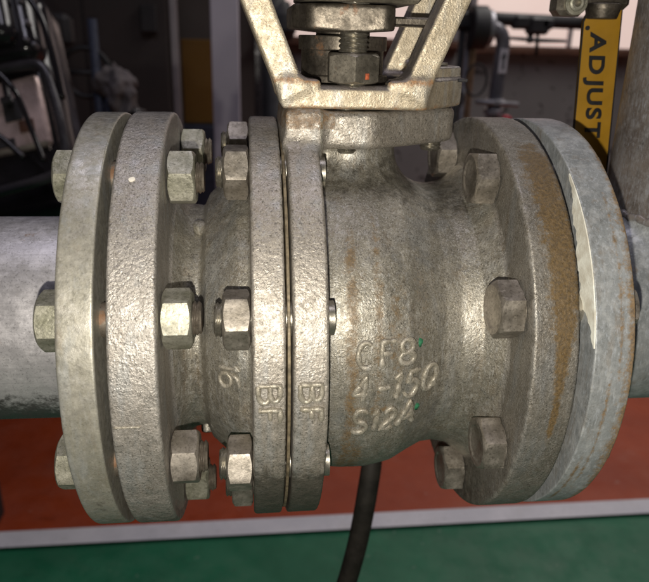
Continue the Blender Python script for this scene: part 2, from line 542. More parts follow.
def bev_box(cx, cy, cz, sx, sy, sz, bv=1.0, rot=None):
    """box with chamfered edges (24 verts), rot = mathutils Matrix 3x3"""
    V = []; idx = {}
    hx, hy, hz = sx / 2, sy / 2, sz / 2
    bv = min(bv, hx * 0.49, hy * 0.49, hz * 0.49)
    for i in (-1, 1):
        for j in (-1, 1):
            for k in (-1, 1):
                for ax in range(3):
                    p = [i * (hx - bv), j * (hy - bv), k * (hz - bv)]
                    p[ax] = (i, j, k)[ax] * (hx, hy, hz)[ax]
                    idx[(i, j, k, ax)] = len(V); V.append(p)
    F = []
    s4 = [(-1, -1), (1, -1), (1, 1), (-1, 1)]
    for ax in range(3):
        for s in (-1, 1):
            f = []
            for (a, b_) in s4:
                key = [0, 0, 0]; key[ax] = s; key[(ax + 1) % 3] = a; key[(ax + 2) % 3] = b_
                f.append(idx[(*key, ax)])
            F.append(f if s > 0 else f[::-1])
    for ax in range(3):                       # edges along ax
        b1, c1 = (ax + 1) % 3, (ax + 2) % 3
        for s in (-1, 1):
            for t_ in (-1, 1):
                def g(e, a2):
                    key = [0, 0, 0]; key[ax] = e; key[b1] = s; key[c1] = t_
                    return idx[(*key, a2)]
                f = [g(-1, b1), g(1, b1), g(1, c1), g(-1, c1)]
                F.append(f if s * t_ < 0 else f[::-1])
    for i in (-1, 1):
        for j in (-1, 1):
            for k in (-1, 1):
                f = [idx[(i, j, k, 0)], idx[(i, j, k, 1)], idx[(i, j, k, 2)]]
                F.append(f if i * j * k > 0 else f[::-1])
    V = np.array(V)
    if rot is not None:
        V = V @ np.array(rot).T
    return V + np.array([cx, cy, cz]), F

def join(*parts):
    V = []; F = []; o = 0
    for v_, f_ in parts:
        V.extend([tuple(p) for p in v_])
        F.extend([tuple(int(i) + o for i in g) for g in f_])
        o += len(v_)
    return V, F

def prism(poly, y0, y1, axis='Y'):
    """extrude an XZ (or XY) polygon"""
    n = len(poly)
    if axis == 'Y':
        V = [(x, y0, z) for x, z in poly] + [(x, y1, z) for x, z in poly]
    else:
        V = [(x, y, y0) for x, y in poly] + [(x, y, y1) for x, y in poly]
    F = [tuple(range(n)), tuple(range(2 * n - 1, n - 1, -1))]
    F += [(i, i + n, (i + 1) % n + n, (i + 1) % n) for i in range(n)]
    if axis != 'Y':
        F = [f[::-1] for f in F]
    return V, F

# ------------------------------------------------------------------ signed distance fields -> surface nets
def surface_nets(sdf, lo, hi, h, newton=2):
    ax = [np.arange(lo[k], hi[k] + h, h, dtype=np.float32) for k in range(3)]
    X, Y, Z = np.meshgrid(*ax, indexing='ij')
    v = sdf(X, Y, Z).astype(np.float32)
    ins = v < 0
    n = [len(a) for a in ax]
    cnt = np.zeros([k - 1 for k in n], np.int8)
    for dx in (0, 1):
        for dy in (0, 1):
            for dz in (0, 1):
                cnt += ins[dx:n[0] - 1 + dx, dy:n[1] - 1 + dy, dz:n[2] - 1 + dz]
    act = np.argwhere((cnt > 0) & (cnt < 8))
    imap = np.full(cnt.shape, -1, np.int32)
    imap[act[:, 0], act[:, 1], act[:, 2]] = np.arange(len(act))
    corn = [(a, b_, c) for a in (0, 1) for b_ in (0, 1) for c in (0, 1)]
    cv = {c: v[act[:, 0] + c[0], act[:, 1] + c[1], act[:, 2] + c[2]] for c in corn}
    acc = np.zeros((len(act), 3)); num = np.zeros(len(act))
    for c in corn:
        for k in range(3):
            if c[k] == 0:
                d = list(c); d[k] = 1; d = tuple(d)
                m_ = (cv[c] < 0) != (cv[d] < 0)
                t_ = np.where(m_, cv[c] / np.where(m_, cv[c] - cv[d], 1), 0)
                p = np.tile(np.array(c, float), (len(act), 1)); p[:, k] = t_
                acc[m_] += p[m_]; num[m_] += 1
    V = (act + acc / num[:, None]) * h + np.array(lo)
    F = []
    for k in range(3):
        a, b_ = (k + 1) % 3, (k + 2) % 3
        sl0 = [slice(None)] * 3; sl1 = [slice(None)] * 3
        sl0[k] = slice(0, -1); sl1[k] = slice(1, None)
        ch = ins[tuple(sl0)] != ins[tuple(sl1)]
        e = np.argwhere(ch)
        e = e[(e[:, a] > 0) & (e[:, b_] > 0) & (e[:, a] < n[a] - 1) & (e[:, b_] < n[b_] - 1)]
        def cell(da, db):
            q = e.copy(); q[:, a] += da; q[:, b_] += db
            return imap[q[:, 0], q[:, 1], q[:, 2]]
        q = np.stack([cell(-1, -1), cell(0, -1), cell(0, 0), cell(-1, 0)], 1)
        s = ins[e[:, 0], e[:, 1], e[:, 2]]
        q[~s] = q[~s][:, ::-1]
        F.append(q)
    F = np.concatenate(F)
    F = F[(F >= 0).all(1)]
    for _ in range(newton):
        d0 = sdf(V[:, 0], V[:, 1], V[:, 2])
        g = np.stack([sdf(*(V + np.eye(3)[k] * 0.2).T) - d0 for k in range(3)], 1) / 0.2
        gn = np.maximum((g * g).sum(1), 0.2)
        V = V - g * np.clip(d0 / gn, -h, h)[:, None] * 0.8
    return V, F

def smin(a, b_, k):
    hh = np.clip(0.5 + 0.5 * (b_ - a) / k, 0, 1)
    return b_ + (a - b_) * hh - k * hh * (1 - hh)

def smax(a, b_, k):
    return -smin(-a, -b_, k)

def poly_sdf2(x, y, pts):
    d = np.full(x.shape, 1e9, np.float32); s = np.ones(x.shape, np.float32)
    n = len(pts)
    for i in range(n):
        a = pts[i]; b_ = pts[i - 1]
        ex, ey = b_[0] - a[0], b_[1] - a[1]
        wx, wy = x - a[0], y - a[1]
        t_ = np.clip((wx * ex + wy * ey) / (ex * ex + ey * ey), 0, 1)
        d = np.minimum(d, (wx - ex * t_) ** 2 + (wy - ey * t_) ** 2)
        c1 = y >= a[1]; c2 = y < b_[1]; c3 = ex * wy > ey * wx
        flip = (c1 & c2 & c3) | (~c1 & ~c2 & ~c3)
        s = np.where(flip, -s, s)
    return s * np.sqrt(d)

def slab(v, lo, hi):
    return np.maximum(lo - v, v - hi)

def ext(d2, dz, r=1.5):
    """rounded extrusion of a 2-D distance by an interval distance"""
    a = d2 + r; b_ = dz + r
    return np.minimum(np.maximum(a, b_), 0) + np.hypot(np.maximum(a, 0), np.maximum(b_, 0)) - r

# ------------------------------------------------------------------ hexagons, threads
def hex_mesh(name, af, h, mat, washer=0.0, cham_lo=False, hole=0.0, dish=0.0):
    """hexagon along +X from 0 to h with the 30-degree chamfer arcs; unit mm -> m, centred on x=0 base"""
    seg = 72
    ap = af / 2
    th = np.linspace(0, 2 * np.pi, seg, endpoint=False)
    local = (th + np.pi / 6) % (np.pi / 3) - np.pi / 6
    rh = ap / np.cos(local)
    rh = np.minimum(rh, ap * 1.142)
    def ring(x, r):
        x = np.broadcast_to(x, th.shape); r = np.broadcast_to(r, th.shape)
        return np.stack([x, -r * np.cos(th), r * np.sin(th)], 1)
    top = h - np.maximum(rh - ap * 0.95, 0) * 0.58
    rings = []
    if cham_lo:
        rings += [ring(0, ap * 0.93), ring(np.maximum(rh - ap * 0.95, 0) * 0.58, rh)]
    else:
        if washer:
            rings += [ring(0, ap * 0.95), ring(washer, ap * 0.95)]
        rings += [ring(washer, rh - 0.25), ring(washer + 0.25, rh)]
    rings += [ring(top - 0.35, rh), ring(top, rh - 0.3), ring(h, ap * 0.93)]
    if dish:
        rings += [ring(h, ap * 0.74), ring(h - dish, ap * 0.66)]
    if hole:
        rings += [ring(h if not dish else h - dish, hole + 0.9), ring(h - 0.9 if not dish else h - dish - 0.6, hole)]
    V = np.concatenate(rings)
    n = len(rings)
    F = []
    for i in range(n - 1):
        for j in range(seg):
            F.append((i * seg + j, i * seg + seg * 0 + (j + 1) % seg, (i + 1) * seg + (j + 1) % seg, (i + 1) * seg + j)[::-1])
    F.append(tuple(range(seg)))
    F.append(tuple(range((n - 1) * seg, n * seg))[::-1])
    me = make_mesh(name, V * MM, F, True, 28)
    me.materials.append(mat)
    return me

def thread_mesh(name, r, L, mat, pitch=2.0, depth=1.1, plain=0.0, step=0.25, dome=0.8):
    """threaded rod along +X from 0 to L; plain = length of smooth shank first"""
    seg = 36
    xs = list(np.arange(0, L - dome, step)) + [L - dome]
    th = np.linspace(0, 2 * np.pi, seg, endpoint=False)
    rings = []
    for x in xs:
        if x < plain:
            rr = np.full(seg, r)
        else:
            ph = (x / pitch - th / (2 * np.pi)) % 1.0
            rr = r - depth * np.abs(2 * ph - 1)
        rings.append(np.stack([np.full(seg, x), -rr * np.cos(th), rr * np.sin(th)], 1))
    rr = r - depth - 0.3
    rings.append(np.stack([np.full(seg, L), -rr * np.cos(th), rr * np.sin(th)], 1))
    V = np.concatenate(rings)
    n = len(rings)
    F = []
    for i in range(n - 1):
        for j in range(seg):
            F.append((i * seg + j, (i + 1) * seg + j, (i + 1) * seg + (j + 1) % seg, i * seg + (j + 1) % seg))
    F.append(tuple(range(seg)))
    F.append(tuple(range((n - 1) * seg, n * seg))[::-1])
    me = make_mesh(name, V * MM, F, True, 50)
    me.materials.append(mat)
    return me

# ------------------------------------------------------------------ raised stroke lettering
def arc(cx, cy, rx, ry, a0, a1, n=10):
    return [(cx + rx * math.cos(math.radians(a0 + (a1 - a0) * i / n)), cy + ry * math.sin(math.radians(a0 + (a1 - a0) * i / n))) for i in range(n + 1)]
GLY = {
    'C': [arc(0.33, 0.5, 0.31, 0.5, 52, 308, 16)],
    'F': [[(0.04, 0), (0.04, 1), (0.6, 1)], [(0.04, 0.54), (0.46, 0.54)]],
    '8': [arc(0.32, 0.74, 0.25, 0.26, -90, 270, 16), arc(0.32, 0.24, 0.30, 0.24, 90, 450, 16)],
    '4': [[(0.46, 0), (0.46, 1), (0.0, 0.3), (0.64, 0.3)]],
    '-': [[(0.02, 0.48), (0.55, 0.48)]],
    '1': [[(0.12, 0.8), (0.3, 1.0), (0.3, 0)]],
    '5': [[(0.56, 1), (0.12, 1), (0.07, 0.58)] + arc(0.28, 0.33, 0.30, 0.33, 130, -140, 12)],
    '0': [arc(0.32, 0.5, 0.29, 0.5, 90, 450, 20)],
    'S': [arc(0.31, 0.75, 0.26, 0.25, 35, 270, 10) + arc(0.31, 0.25, 0.29, 0.25, 90, -145, 10)[1:]],
    '2': [arc(0.3, 0.72, 0.27, 0.28, 160, -35, 10) + [(0.03, 0.0), (0.62, 0.0)]],
    'A': [[(0, 0), (0.33, 1), (0.66, 0)], [(0.12, 0.34), (0.54, 0.34)]],
    'B': [[(0.04, 0), (0.04, 1)] + arc(0.3, 0.77, 0.28, 0.23, 90, -90, 8) + [(0.04, 0.54)], [(0.3, 0.54)] + arc(0.32, 0.27, 0.31, 0.27, 90, -90, 8) + [(0.04, 0.0)]],
    '6': [arc(0.46, 0.62, 0.44, 0.38, 80, 180, 8) + arc(0.32, 0.29, 0.30, 0.29, 180, 540, 16)],
}

def letter(ch, parent, surf, x0, phi0, size, rad=0.95, slant=0.0, turn=0, width=1.0, lift=0.15, mat=None, jig=0.0):
    """raise glyph ch on a surface of revolution about X. surf(x)->radius. origin (x0, phi0 deg) is the
    glyph's lower left corner. turn=90: letter turned clockwise (its top points to +X)"""
    Vs = []; Fs = []; off = 0
    for st in GLY[ch]:
        pl = resample([(p[0] * width * size, p[1] * size) for p in st], 0.8)
        P = []
        for (a, b_) in pl:
            a += slant * b_
            if turn == 90:
                a, b_ = b_, -a
            x = x0 + a
            r0 = surf(x)
            r = r0 + lift + 0.25 * math.sin(a * 1.3 + b_ * 0.9 + x0)
            ph = math.radians(phi0) + b_ / r0
            P.append((x, -r * math.cos(ph), r * math.sin(ph)))
        V, F = tube_path(P, [rad * 1.08 * (1 + 0.14 * math.sin(i * 0.9 + x0 * 3)) * (0.75 if i in (0, len(P) - 1) else 1) for i in range(len(P))], 10)
        Vn = []
        for (vx_, vy_, vz_) in V:
            rr_ = math.hypot(vy_, vz_); top_ = surf(vx_) + 1.75 + 0.15 * math.sin(vx_ * 2.1 + vz_ * 1.7)
            k_ = min(1.0, top_ / rr_)
            Vn.append((vx_, vy_ * k_, vz_ * k_))
        V = Vn
        Vs += V; Fs += [tuple(k + off for k in f) for f in F]; off += len(V)
    return build('letter', Vs, Fs, mat or M['letter_cast'], parent, True, 60)

# =================================================================== SETTING
def sheet(name, x0, x1, y0, y1, z, mat):
    V = [(x0, y0, z), (x1, y0, z), (x1, y1, z), (x0, y1, z)]
    return tag(build(name, V, [(0, 1, 2, 3)], mat, None, False), kind='structure')

sheet('floor', -6000, 6000, -3000, 4200, -H, M['floor_green'])
sheet('red_floor', -6000, 6000, 752, 4200, -H + 4, M['floor_red'])
sheet('floor_line', -6000, 6000, 736, 782, -H + 8, M['floor_white'])

# back wall, lower part with paint specks, sill and frosted window above on the right
YW = 2700
V, F = bev_box(0, YW + 60, 300, 9000, 120, 2200, 2)
wall = tag(build('wall', V, F, M['dim_wall'], None, False), kind='structure')
V, F = bev_box(1500, YW - 12, -322, 2900, 20, 940, 2)
build('wall_panel', V, F, M['speck_wall'], wall, False)

def window(x0, x1, z0, z1, panes, label):
    w = thing('window', label, 'window', ((x0 + x1) / 2, YW - 20, z0), 'frosted windows in the back wall')
    fr = []
    fr.append(bev_box((x0 + x1) / 2, YW - 22, z1 + 15, x1 - x0 + 60, 40, 30, 3))
    for x in (x0 - 15, x1 + 15):
        fr.append(bev_box(x, YW - 22, (z0 + z1) / 2, 30, 40, z1 - z0, 3))
    build('frame', *join(*fr), M['rail'], w, False)
    V, F = bev_box((x0 + x1) / 2, YW - 40, z0 - 16, x1 - x0 + 80, 90, 30, 4)
    build('sill', V, F, M['sill'], w, False)
    pw = (x1 - x0) / panes
    for i in range(panes):
        V, F = bev_box(x0 + pw * (i + 0.5), YW - 16, (z0 + z1) / 2, pw - 14, 8, z1 - z0 - 6, 2)
        build('pane', V, F, M['pane'], w, False)
        if i:
            V, F = bev_box(x0 + pw * i, YW - 20, (z0 + z1) / 2, 18, 30, z1 - z0 - 2, 2)
            build('mullion', V, F, M['rail'], w, False)
    return w
window(930, 2700, 150, 900, 4, 'frosted bright window above the specked wall, behind the yellow tag')
window(30, 830, 165, 900, 2, 'frosted bright window seen through the yoke beside the stem')

# =================================================================== BALL VALVE
valve = thing('ball_valve', 'big cast flanged ball valve with raised CF8 lettering in the centre', 'valve', (0, 0, -114))

# ---- left half: end cap with flange, neck, bell and split flange (turned shape, sand-cast skin)
cap_prof = round_profile([
    (-116.6, 40), (-116.6, 78, 0.6), (-114.5, 78, 0.4), (-114.5, 114.6, 1.6), (-93.7, 114.6, 2.2), (-93.7, 74, 9), (-87.5, 64.5, 6),
    (-79.5, 63.5, 2.2), (-76.5, 70.5, 3), (-69, 77.5, 5), (-61, 83, 5), (-54.3, 84.5, 2.5), (-54.3, 113, 2.0), (-39.7, 113, 1.6), (-39.7, 40)], 5)
cap_prof = resample(cap_prof, 1.1)
V, F = revolve(cap_prof, 620, 'X', closed=True)
V = roughen(V, F, [(1.9, 0.10), (5, 0.06), (26, 0.12)], 3)
N = vnormals(V, F)
phi = np.degrees(np.arctan2(V[:, 2], -V[:, 1]))
def bell_r(x):
    return float(np.interp(x, [-93, -86, -79.5, -76.5, -69, -61, -54.3], [74, 64.3, 63.5, 70.5, 77.5, 83, 84.5]))

def split_parts(V, F, N, rules, parent, attrs):
    """cut one continuous casting into part meshes that keep the shared shading normals"""
    cen = V[F].mean(1)
    left = np.ones(len(F), bool)
    out = {}
    for name, sel, mat in rules:
        m_ = sel(cen) & left
        left &= ~m_
        f = F[m_]
        ids, inv = np.unique(f, return_inverse=True)
        out[name] = build(name, V[ids], inv.reshape(f.shape), mat, parent, True, None,
                          {k: a[ids] for k, a in attrs.items()}, N[ids])
    return out

soil_shade = np.where(V[:, 0] > -57, np.clip((-phi - 4) / 24, 0, 0.95), np.clip((-phi - 14) / 40, 0, 0.8)) * (np.hypot(V[:, 1], V[:, 2]) > 108) * np.where(V[:, 0] > -57, 1, 0.8)
soil_shade = np.maximum(soil_shade, 0.5 * np.exp(-((V[:, 0] + 84) / 5) ** 2) * (np.hypot(V[:, 1], V[:, 2]) < 72))  # shade of the recess between flange and bell, painted into the colour
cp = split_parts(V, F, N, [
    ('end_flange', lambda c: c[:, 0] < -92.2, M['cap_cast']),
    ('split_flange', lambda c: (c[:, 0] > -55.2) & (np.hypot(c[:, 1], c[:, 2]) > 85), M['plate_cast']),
    ('end_cap', lambda c: np.ones(len(c), bool), M['body_cast'])], valve, {'soil_shade': soil_shade})

# ---- right half: body, neck, mounting pad and flange out of one distance field
body_pts = [(-36.6, 30), (-36.6, 113), (-21, 113), (-21, 87.5), (-16, 89.2), (-6, 90.4), (8, 90.4), (21.5, 87.7), (32, 82), (41, 77.8), (50, 77),
            (60, 79), (70.3, 88), (70.3, 114.5), (91.9, 114.5), (91.9, 79), (94.0, 79), (94.0, 30)]
gx = np.arange(-46, 104, 0.4, dtype=np.float32); gr = np.arange(0, 126, 0.4, dtype=np.float32)
GX, GR = np.meshgrid(gx, gr, indexing='ij')
TAB = poly_sdf2(GX, GR, body_pts)
for _ in range(2):                                    # blurring the field rounds every cast corner a little
    k = 1
    for axn in (0, 1):
        cs = np.cumsum(np.concatenate([np.repeat(np.take(TAB, [0], axn), k + 1, axn), TAB, np.repeat(np.take(TAB, [-1], axn), k, axn)], axn), axn)
        n_ = TAB.shape[axn]
        TAB = (np.take(cs, range(2 * k + 1, 2 * k + 1 + n_), axn) - np.take(cs, range(0, n_), axn)) / (2 * k + 1)

def tab(x, r):
    fx = np.clip((x + 46) / 0.4, 0, TAB.shape[0] - 1.001); fr = np.clip(r / 0.4, 0, TAB.shape[1] - 1.001)
    i = fx.astype(np.int32); j = fr.astype(np.int32)
    a = fx - i; b_ = fr - j
    return (TAB[i, j] * (1 - a) * (1 - b_) + TAB[i + 1, j] * a * (1 - b_) + TAB[i, j + 1] * (1 - a) * b_ + TAB[i + 1, j + 1] * a * b_)

def body_sdf(x, y, z):
    d = tab(x, np.hypot(y, z))
    neck = np.maximum(np.hypot(x - 0.5, y) - 24.5 , slab(z, 40, 112))
    d = smin(d, neck, 13)
    pad = ext(poly_sdf2(x, y, [(-26, 0), (-24, -26), (3, -27), (44, 0), (0, 28)]) - 13.5, slab(z, 102.4, 120.6), 3.6)
    pad = np.maximum(pad, -36.6 - x)
    d = smin(d, pad, 4)
    blk = ext(np.maximum(slab(x, -36.6, -20.5), slab(y, -40.4, 40.4)), slab(z, 70, 120.4), 1.8)
    d = smin(d, blk, 7)
    return d

V, F = surface_nets(body_sdf, (-39, -118, -118), (97, 118, 125), 1.15)
V = roughen(V, F, [(2.3, 0.05), (5, 0.05), (26, 0.12)], 11)
N = vnormals(V, F)
phi = np.degrees(np.arctan2(V[:, 2], -V[:, 1])); rr = np.hypot(V[:, 1], V[:, 2])
def smooth(a, b_, v_):
    t_ = np.clip((v_ - a) / (b_ - a), 0, 1)
    return t_ * t_ * (3 - 2 * t_)
rim = (rr > 111) & (V[:, 0] > 66)
# brown run-off on the flange rim: broad above the middle, thinning to one drip below
wdt = np.interp(phi, [-12, 2, 12, 22, 45, 62, 75], [2.2, 3.0, 5.5, 10, 12, 11, 5])
cx_ = np.interp(phi, [-12, 12, 25, 70], [83.0, 84, 85.5, 84])
stain = rim * smooth(-14, -6, phi) * (1 - smooth(60, 78, phi)) * np.clip(1.15 - np.abs(V[:, 0] - cx_) / wdt, 0, 1)
bodyz = (V[:, 0] > -20) & (V[:, 0] < 50)
for (xc, w_, lo_, hi_, amp) in ((-7, 4, -60, 55, .62), (5, 3, -20, 60, .5), (14, 5, -5, 40, .45), (-2, 5, -75, -18, .7), (27, 4, 0, 50, .35)):
    stain = np.maximum(stain, bodyz * amp * np.exp(-((V[:, 0] - xc) / w_) ** 2) * smooth(lo_, lo_ + 15, phi) * (1 - smooth(hi_ - 15, hi_, phi)))
stain = np.maximum(stain, 0.55 * (V[:, 2] > 112) * (V[:, 0] < -12))
for xc, pc, wx, wp, amp in ((12.5, 8.5, 2.2, 2.0, .8), (9.5, -9.5, 3.0, 1.2, .9), (-5.5, -19, 2.5, 2.5, .8), (-8, -8, 1.6, 8, .6), (16, -2, 1.2, 7, .5), (-4, -32, 4, 9, .6)):
    stain = np.maximum(stain, bodyz * amp * np.exp(-((V[:, 0] - xc) / wx) ** 2 - ((phi - pc) / wp) ** 2))
rub = rim * 0.5 * np.exp(-((V[:, 0] - 70.6) / 1.8) ** 2)
rub = np.maximum(rub, bodyz * 0.42 * smooth(20, 40, phi) * (1 - smooth(55, 75, phi)) * np.exp(-((V[:, 0] - 18) / 16) ** 2))
soil_shade = 0.75 * smooth(-25, -65, phi) * bodyz  # body tone gets darker towards the underside
soil_shade = np.maximum(soil_shade, 0.55 * (V[:, 0] > -19) * (V[:, 0] < 60) * smooth(48, 66, phi) * (V[:, 2] < 96))
soil_shade = np.maximum(soil_shade, 0.95 * (V[:, 0] < -19.5) * smooth(-4, -30, phi))
soil_shade = np.maximum(soil_shade, 0.65 * (V[:, 0] > 70) * smooth(-15, -60, phi))
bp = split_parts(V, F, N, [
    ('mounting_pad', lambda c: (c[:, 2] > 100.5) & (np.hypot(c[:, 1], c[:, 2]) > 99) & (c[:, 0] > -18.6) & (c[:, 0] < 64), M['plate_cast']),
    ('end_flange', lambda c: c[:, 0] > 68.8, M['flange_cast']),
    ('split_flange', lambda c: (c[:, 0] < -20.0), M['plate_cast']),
    ('body', lambda c: np.ones(len(c), bool), M['body_cast'])], valve, {'stain': stain, 'rub': rub, 'soil_shade': soil_shade})
body = bp['body']

def body_r(x):
    return float(np.interp(x, [-16, -6, 8, 21.5, 32, 41, 50], [89.2, 90.4, 90.4, 87.7, 82, 77.8, 77]))
# raised lettering
for ch, x, ph, sz, wd_, sl in (('C', -5.0, 5.2, 12.4, 1.0, 0.0), ('F', 6.2, 5.6, 12.0, 1.0, 0.0), ('8', 15.4, 5.9, 11.8, 1.04, 0.0),
                              ('4', -7.0, -6.0, 13.2, 0.80, 0.14), ('-', 4.2, -5.4, 12.6, 0.95, 0.1), ('1', 11.2, -5.6, 13.2, 0.9, 0.14),
                              ('5', 18.6, -5.8, 13.2, 0.84, 0.14), ('0', 28.0, -5.6, 13.0, 0.92, 0.16),
                              ('S', -6.8, -19.0, 15.0, 0.84, 0.1), ('1', 1.6, -17.6, 12.4, 0.9, 0.14), ('2', 8.0, -17.6, 12.4, 0.84, 0.16), ('A', 16.6, -17.6, 14.6, 0.9, 0.14)):
    letter(ch, body, body_r, x, ph, sz, slant=sl, width=wd_, rad=1.3, lift=0.6, mat=M['letter_cast'])
for x, p_ in ((26.0, 12.0), (27.0, -12.2)):
    r0 = body_r(x) + 0.25
    a = math.radians(p_)
    P = np.array([(x + 1.5 * math.cos(t_) * (1 + 0.25 * math.sin(3 * t_)), t_) for t_ in np.linspace(0, 2 * math.pi, 12, endpoint=False)])
    Vd = [(q[0], -r0 * math.cos(a + 0.027 * math.sin(q[1])), r0 * math.sin(a + 0.027 * math.sin(q[1]))) for q in P]
    Vc = [(x, -(r0 + 0.25) * math.cos(a), (r0 + 0.25) * math.sin(a))]
    Vl = [(q[0], p[1] * 0.985, p[2] * 0.985) for q, p in zip(Vd, Vd)]
    Fd = [(i, (i + 1) % 12, 12) for i in range(12)] + [(i + 13, (i + 1) % 12 + 13, (i + 1) % 12, i) for i in range(12)]
    build('paint_dot', Vd + Vc + Vl, Fd, M['green_dot'], body)
for part, x in ((cp['split_flange'], -51.8), (bp['split_flange'], -33.6)):
    letter('B', part, lambda q: 113.0, x, 6.6, 9.4, rad=1.15, turn=90, width=1.45, lift=0.45)
    letter('F', part, lambda q: 113.0, x, 0.6, 9.4, rad=1.15, turn=90, width=1.15, lift=0.45)
letter('1', cp['end_cap'], bell_r, -70.0, 5.6, 9.4, rad=1.0, turn=90, width=1.1, lift=0.0)
letter('6', cp['end_cap'], bell_r, -70.0, 1.6, 9.4, rad=1.0, turn=90, width=1.3, lift=0.0)
letter('1', cp['end_cap'], bell_r, -86.5, 2.5, 7.0, rad=0.6, width=1.0)
# raised casting line and a bare chip on the left flange rim
P = [(-113.3 + i, -114.7 * math.cos(math.radians(-2.2)), 114.7 * math.sin(math.radians(-2.2))) for i in range(12)]
build('casting_line', *tube_path(P, 0.55, 8), M['letter_cast'], cp['end_flange'])
a = math.radians(54)
Pc = []
for k in range(10):
    t_ = 2 * math.pi * k / 10
    aa = a + 0.012 * math.sin(t_) * (1 + 0.2 * math.sin(2 * t_))
    Pc.append((-106 + 1.5 * math.cos(t_), -115.0 * math.cos(aa), 115.0 * math.sin(aa)))
Pc2 = [(p[0], p[1] * 0.99, p[2] * 0.99) for p in Pc]
build('paint_chip', Pc + Pc2, [tuple(range(10))] + [(i, (i + 1) % 10, (i + 1) % 10 + 10, i + 10) for i in range(10)], M['chip'], cp['end_flange'], True, 40)

# gasket in the split joint
V, F = revolve(round_profile([(-38.9, 60), (-38.9, 110.2, 0.3), (-37.5, 110.2, 0.3), (-37.5, 60)], 2), 200)
build('gasket', V, F, M['brass_gasket'], valve, True, 40)

# ---- studs and nuts of the split joint (parts of the valve)
NUT_W = hex_mesh('nut', 24, 12.2, M['bolt_warm'], cham_lo=True, hole=7.6)
NUT_W.transform(Matrix.Rotation(math.pi, 4, 'Z'))           # faces -X
STUD = thread_mesh('stud', 7.9, 53, M['thread'], depth=1.0, plain=32)
STUD.transform(Matrix.Rotation(math.pi, 4, 'Z'))
spin = {3: 0.1, 2: 0.3, 1: 0.50, 0: 0.12, -1: 0.05, -2: 0.35, -3: 0.2, 4: 0.0}
for k in (2, 1, 0, -1, -2):
    a = math.radians(20.9 + 45 * k)
    y, z = -100 * math.cos(a), 100 * math.sin(a)
    s = place('stud', STUD, None, valve, (-17.6, y, z), (rng.random() * 6, 0, 0))
    s.rotation_euler = (0, 0, 0)
    place('nut', NUT_W, None, s, (-54.6 - rng.random() * 0.3, y, z), (a + spin[k], 0, 0))

# ---- small round bosses on the neck
for a_ in (66, -62):
    a = math.radians(a_)
    P = [(-80.5, -r * math.cos(a), r * math.sin(a)) for r in (58, 66.5, 68.0, 68.6)]
    build('boss', *tube_path(P, [3.4, 3.4, 3.0, 1.6], 16), M['body_cast'], cp['end_cap'], True, 50)

# ---- gland: packing cylinder, gland flange, studs, stem, stop plate
GXc = -5.0
V, F = revolve(round_profile([(121, 3), (121, 24), (136, 24, 1), (136, 21.5, 0.5), (148, 21.5, 0.5), (148, 23, 0.6), (155, 23, 0.8), (155, 3)], 3), 96, 'Z', (GXc, 0, 0), closed=True)
build('packing_gland', V, F, M['gland'], valve, True, 35)
def gland_sdf(x, y, z):
    x = x - GXc
    pl = np.maximum(poly_sdf2(x, y, [(-17, -31), (14, -34), (14, 34), (-17, 34), (-22, 22), (-22, -22)]) - 6, 0 * x - 50)
    sag = 156.2 + 1.6 * np.clip(np.abs(x) / 24, 0, 1) ** 1.5
    return ext(pl, slab(z, 0, 168.6), 1.6) * 0 + smax(smax(pl, z - 168.6, 2.0), sag - z, 1.2)
V, F = surface_nets(gland_sdf, (-38, -44, 150), (24, 44, 173), 1.0)
V = roughen(V, F, [(5, 0.03), (18, 0.10)], 21)
build('gland_flange', V, F, M['gland'], valve)
GST = thread_mesh('gland_stud', 7.4, 62, M['thread'], pitch=2.2, depth=1.3)
GST.transform(Matrix.Rotation(-math.pi / 2, 4, 'Y'))
NUT_G = hex_mesh('gland_nut', 24, 13.8, M['bolt_dark'], cham_lo=True, hole=7.0)
NUT_G.transform(Matrix.Rotation(-math.pi / 2, 4, 'Y'))
for y in (-30, 30):
    s = place('gland_stud', GST, None, valve, (-3.6, y, 122))
    nt = place('nut', NUT_G, None, s, (-3.6, y, 133.4), (0, 0, math.radians(90 + 57)))
    if y < 0:
        Vd, Fd = bev_box(0, 0, 0, 2.2, 0.5, 2.8, 0.9, Matrix.Rotation(math.radians(27), 3, 'Z'))
        Vd = np.array(Vd) + np.array([1.8, y - 11.1, 137.0])
        nd = build('paint_dot', Vd, Fd, M['orange_dot'], s)
V, F = revolve(round_profile([(118, 1), (118, 14), (230, 14, 1), (230, 1)], 3), 64, 'Z', (GXc, 0, 0), closed=True)
build('stem', V, F, M['gland'], valve, True, 40)
V, F = bev_box(-2, -12, 173.2, 56, 56, 7.5, 1.5)
build('stop_plate', V, F, M['bolt_dark'], valve, False)
V, F = bev_box(27, 2, 162.5, 34, 24, 4.4, 1.0)
build('locking_bar', V, F, M['gland'], valve, False)

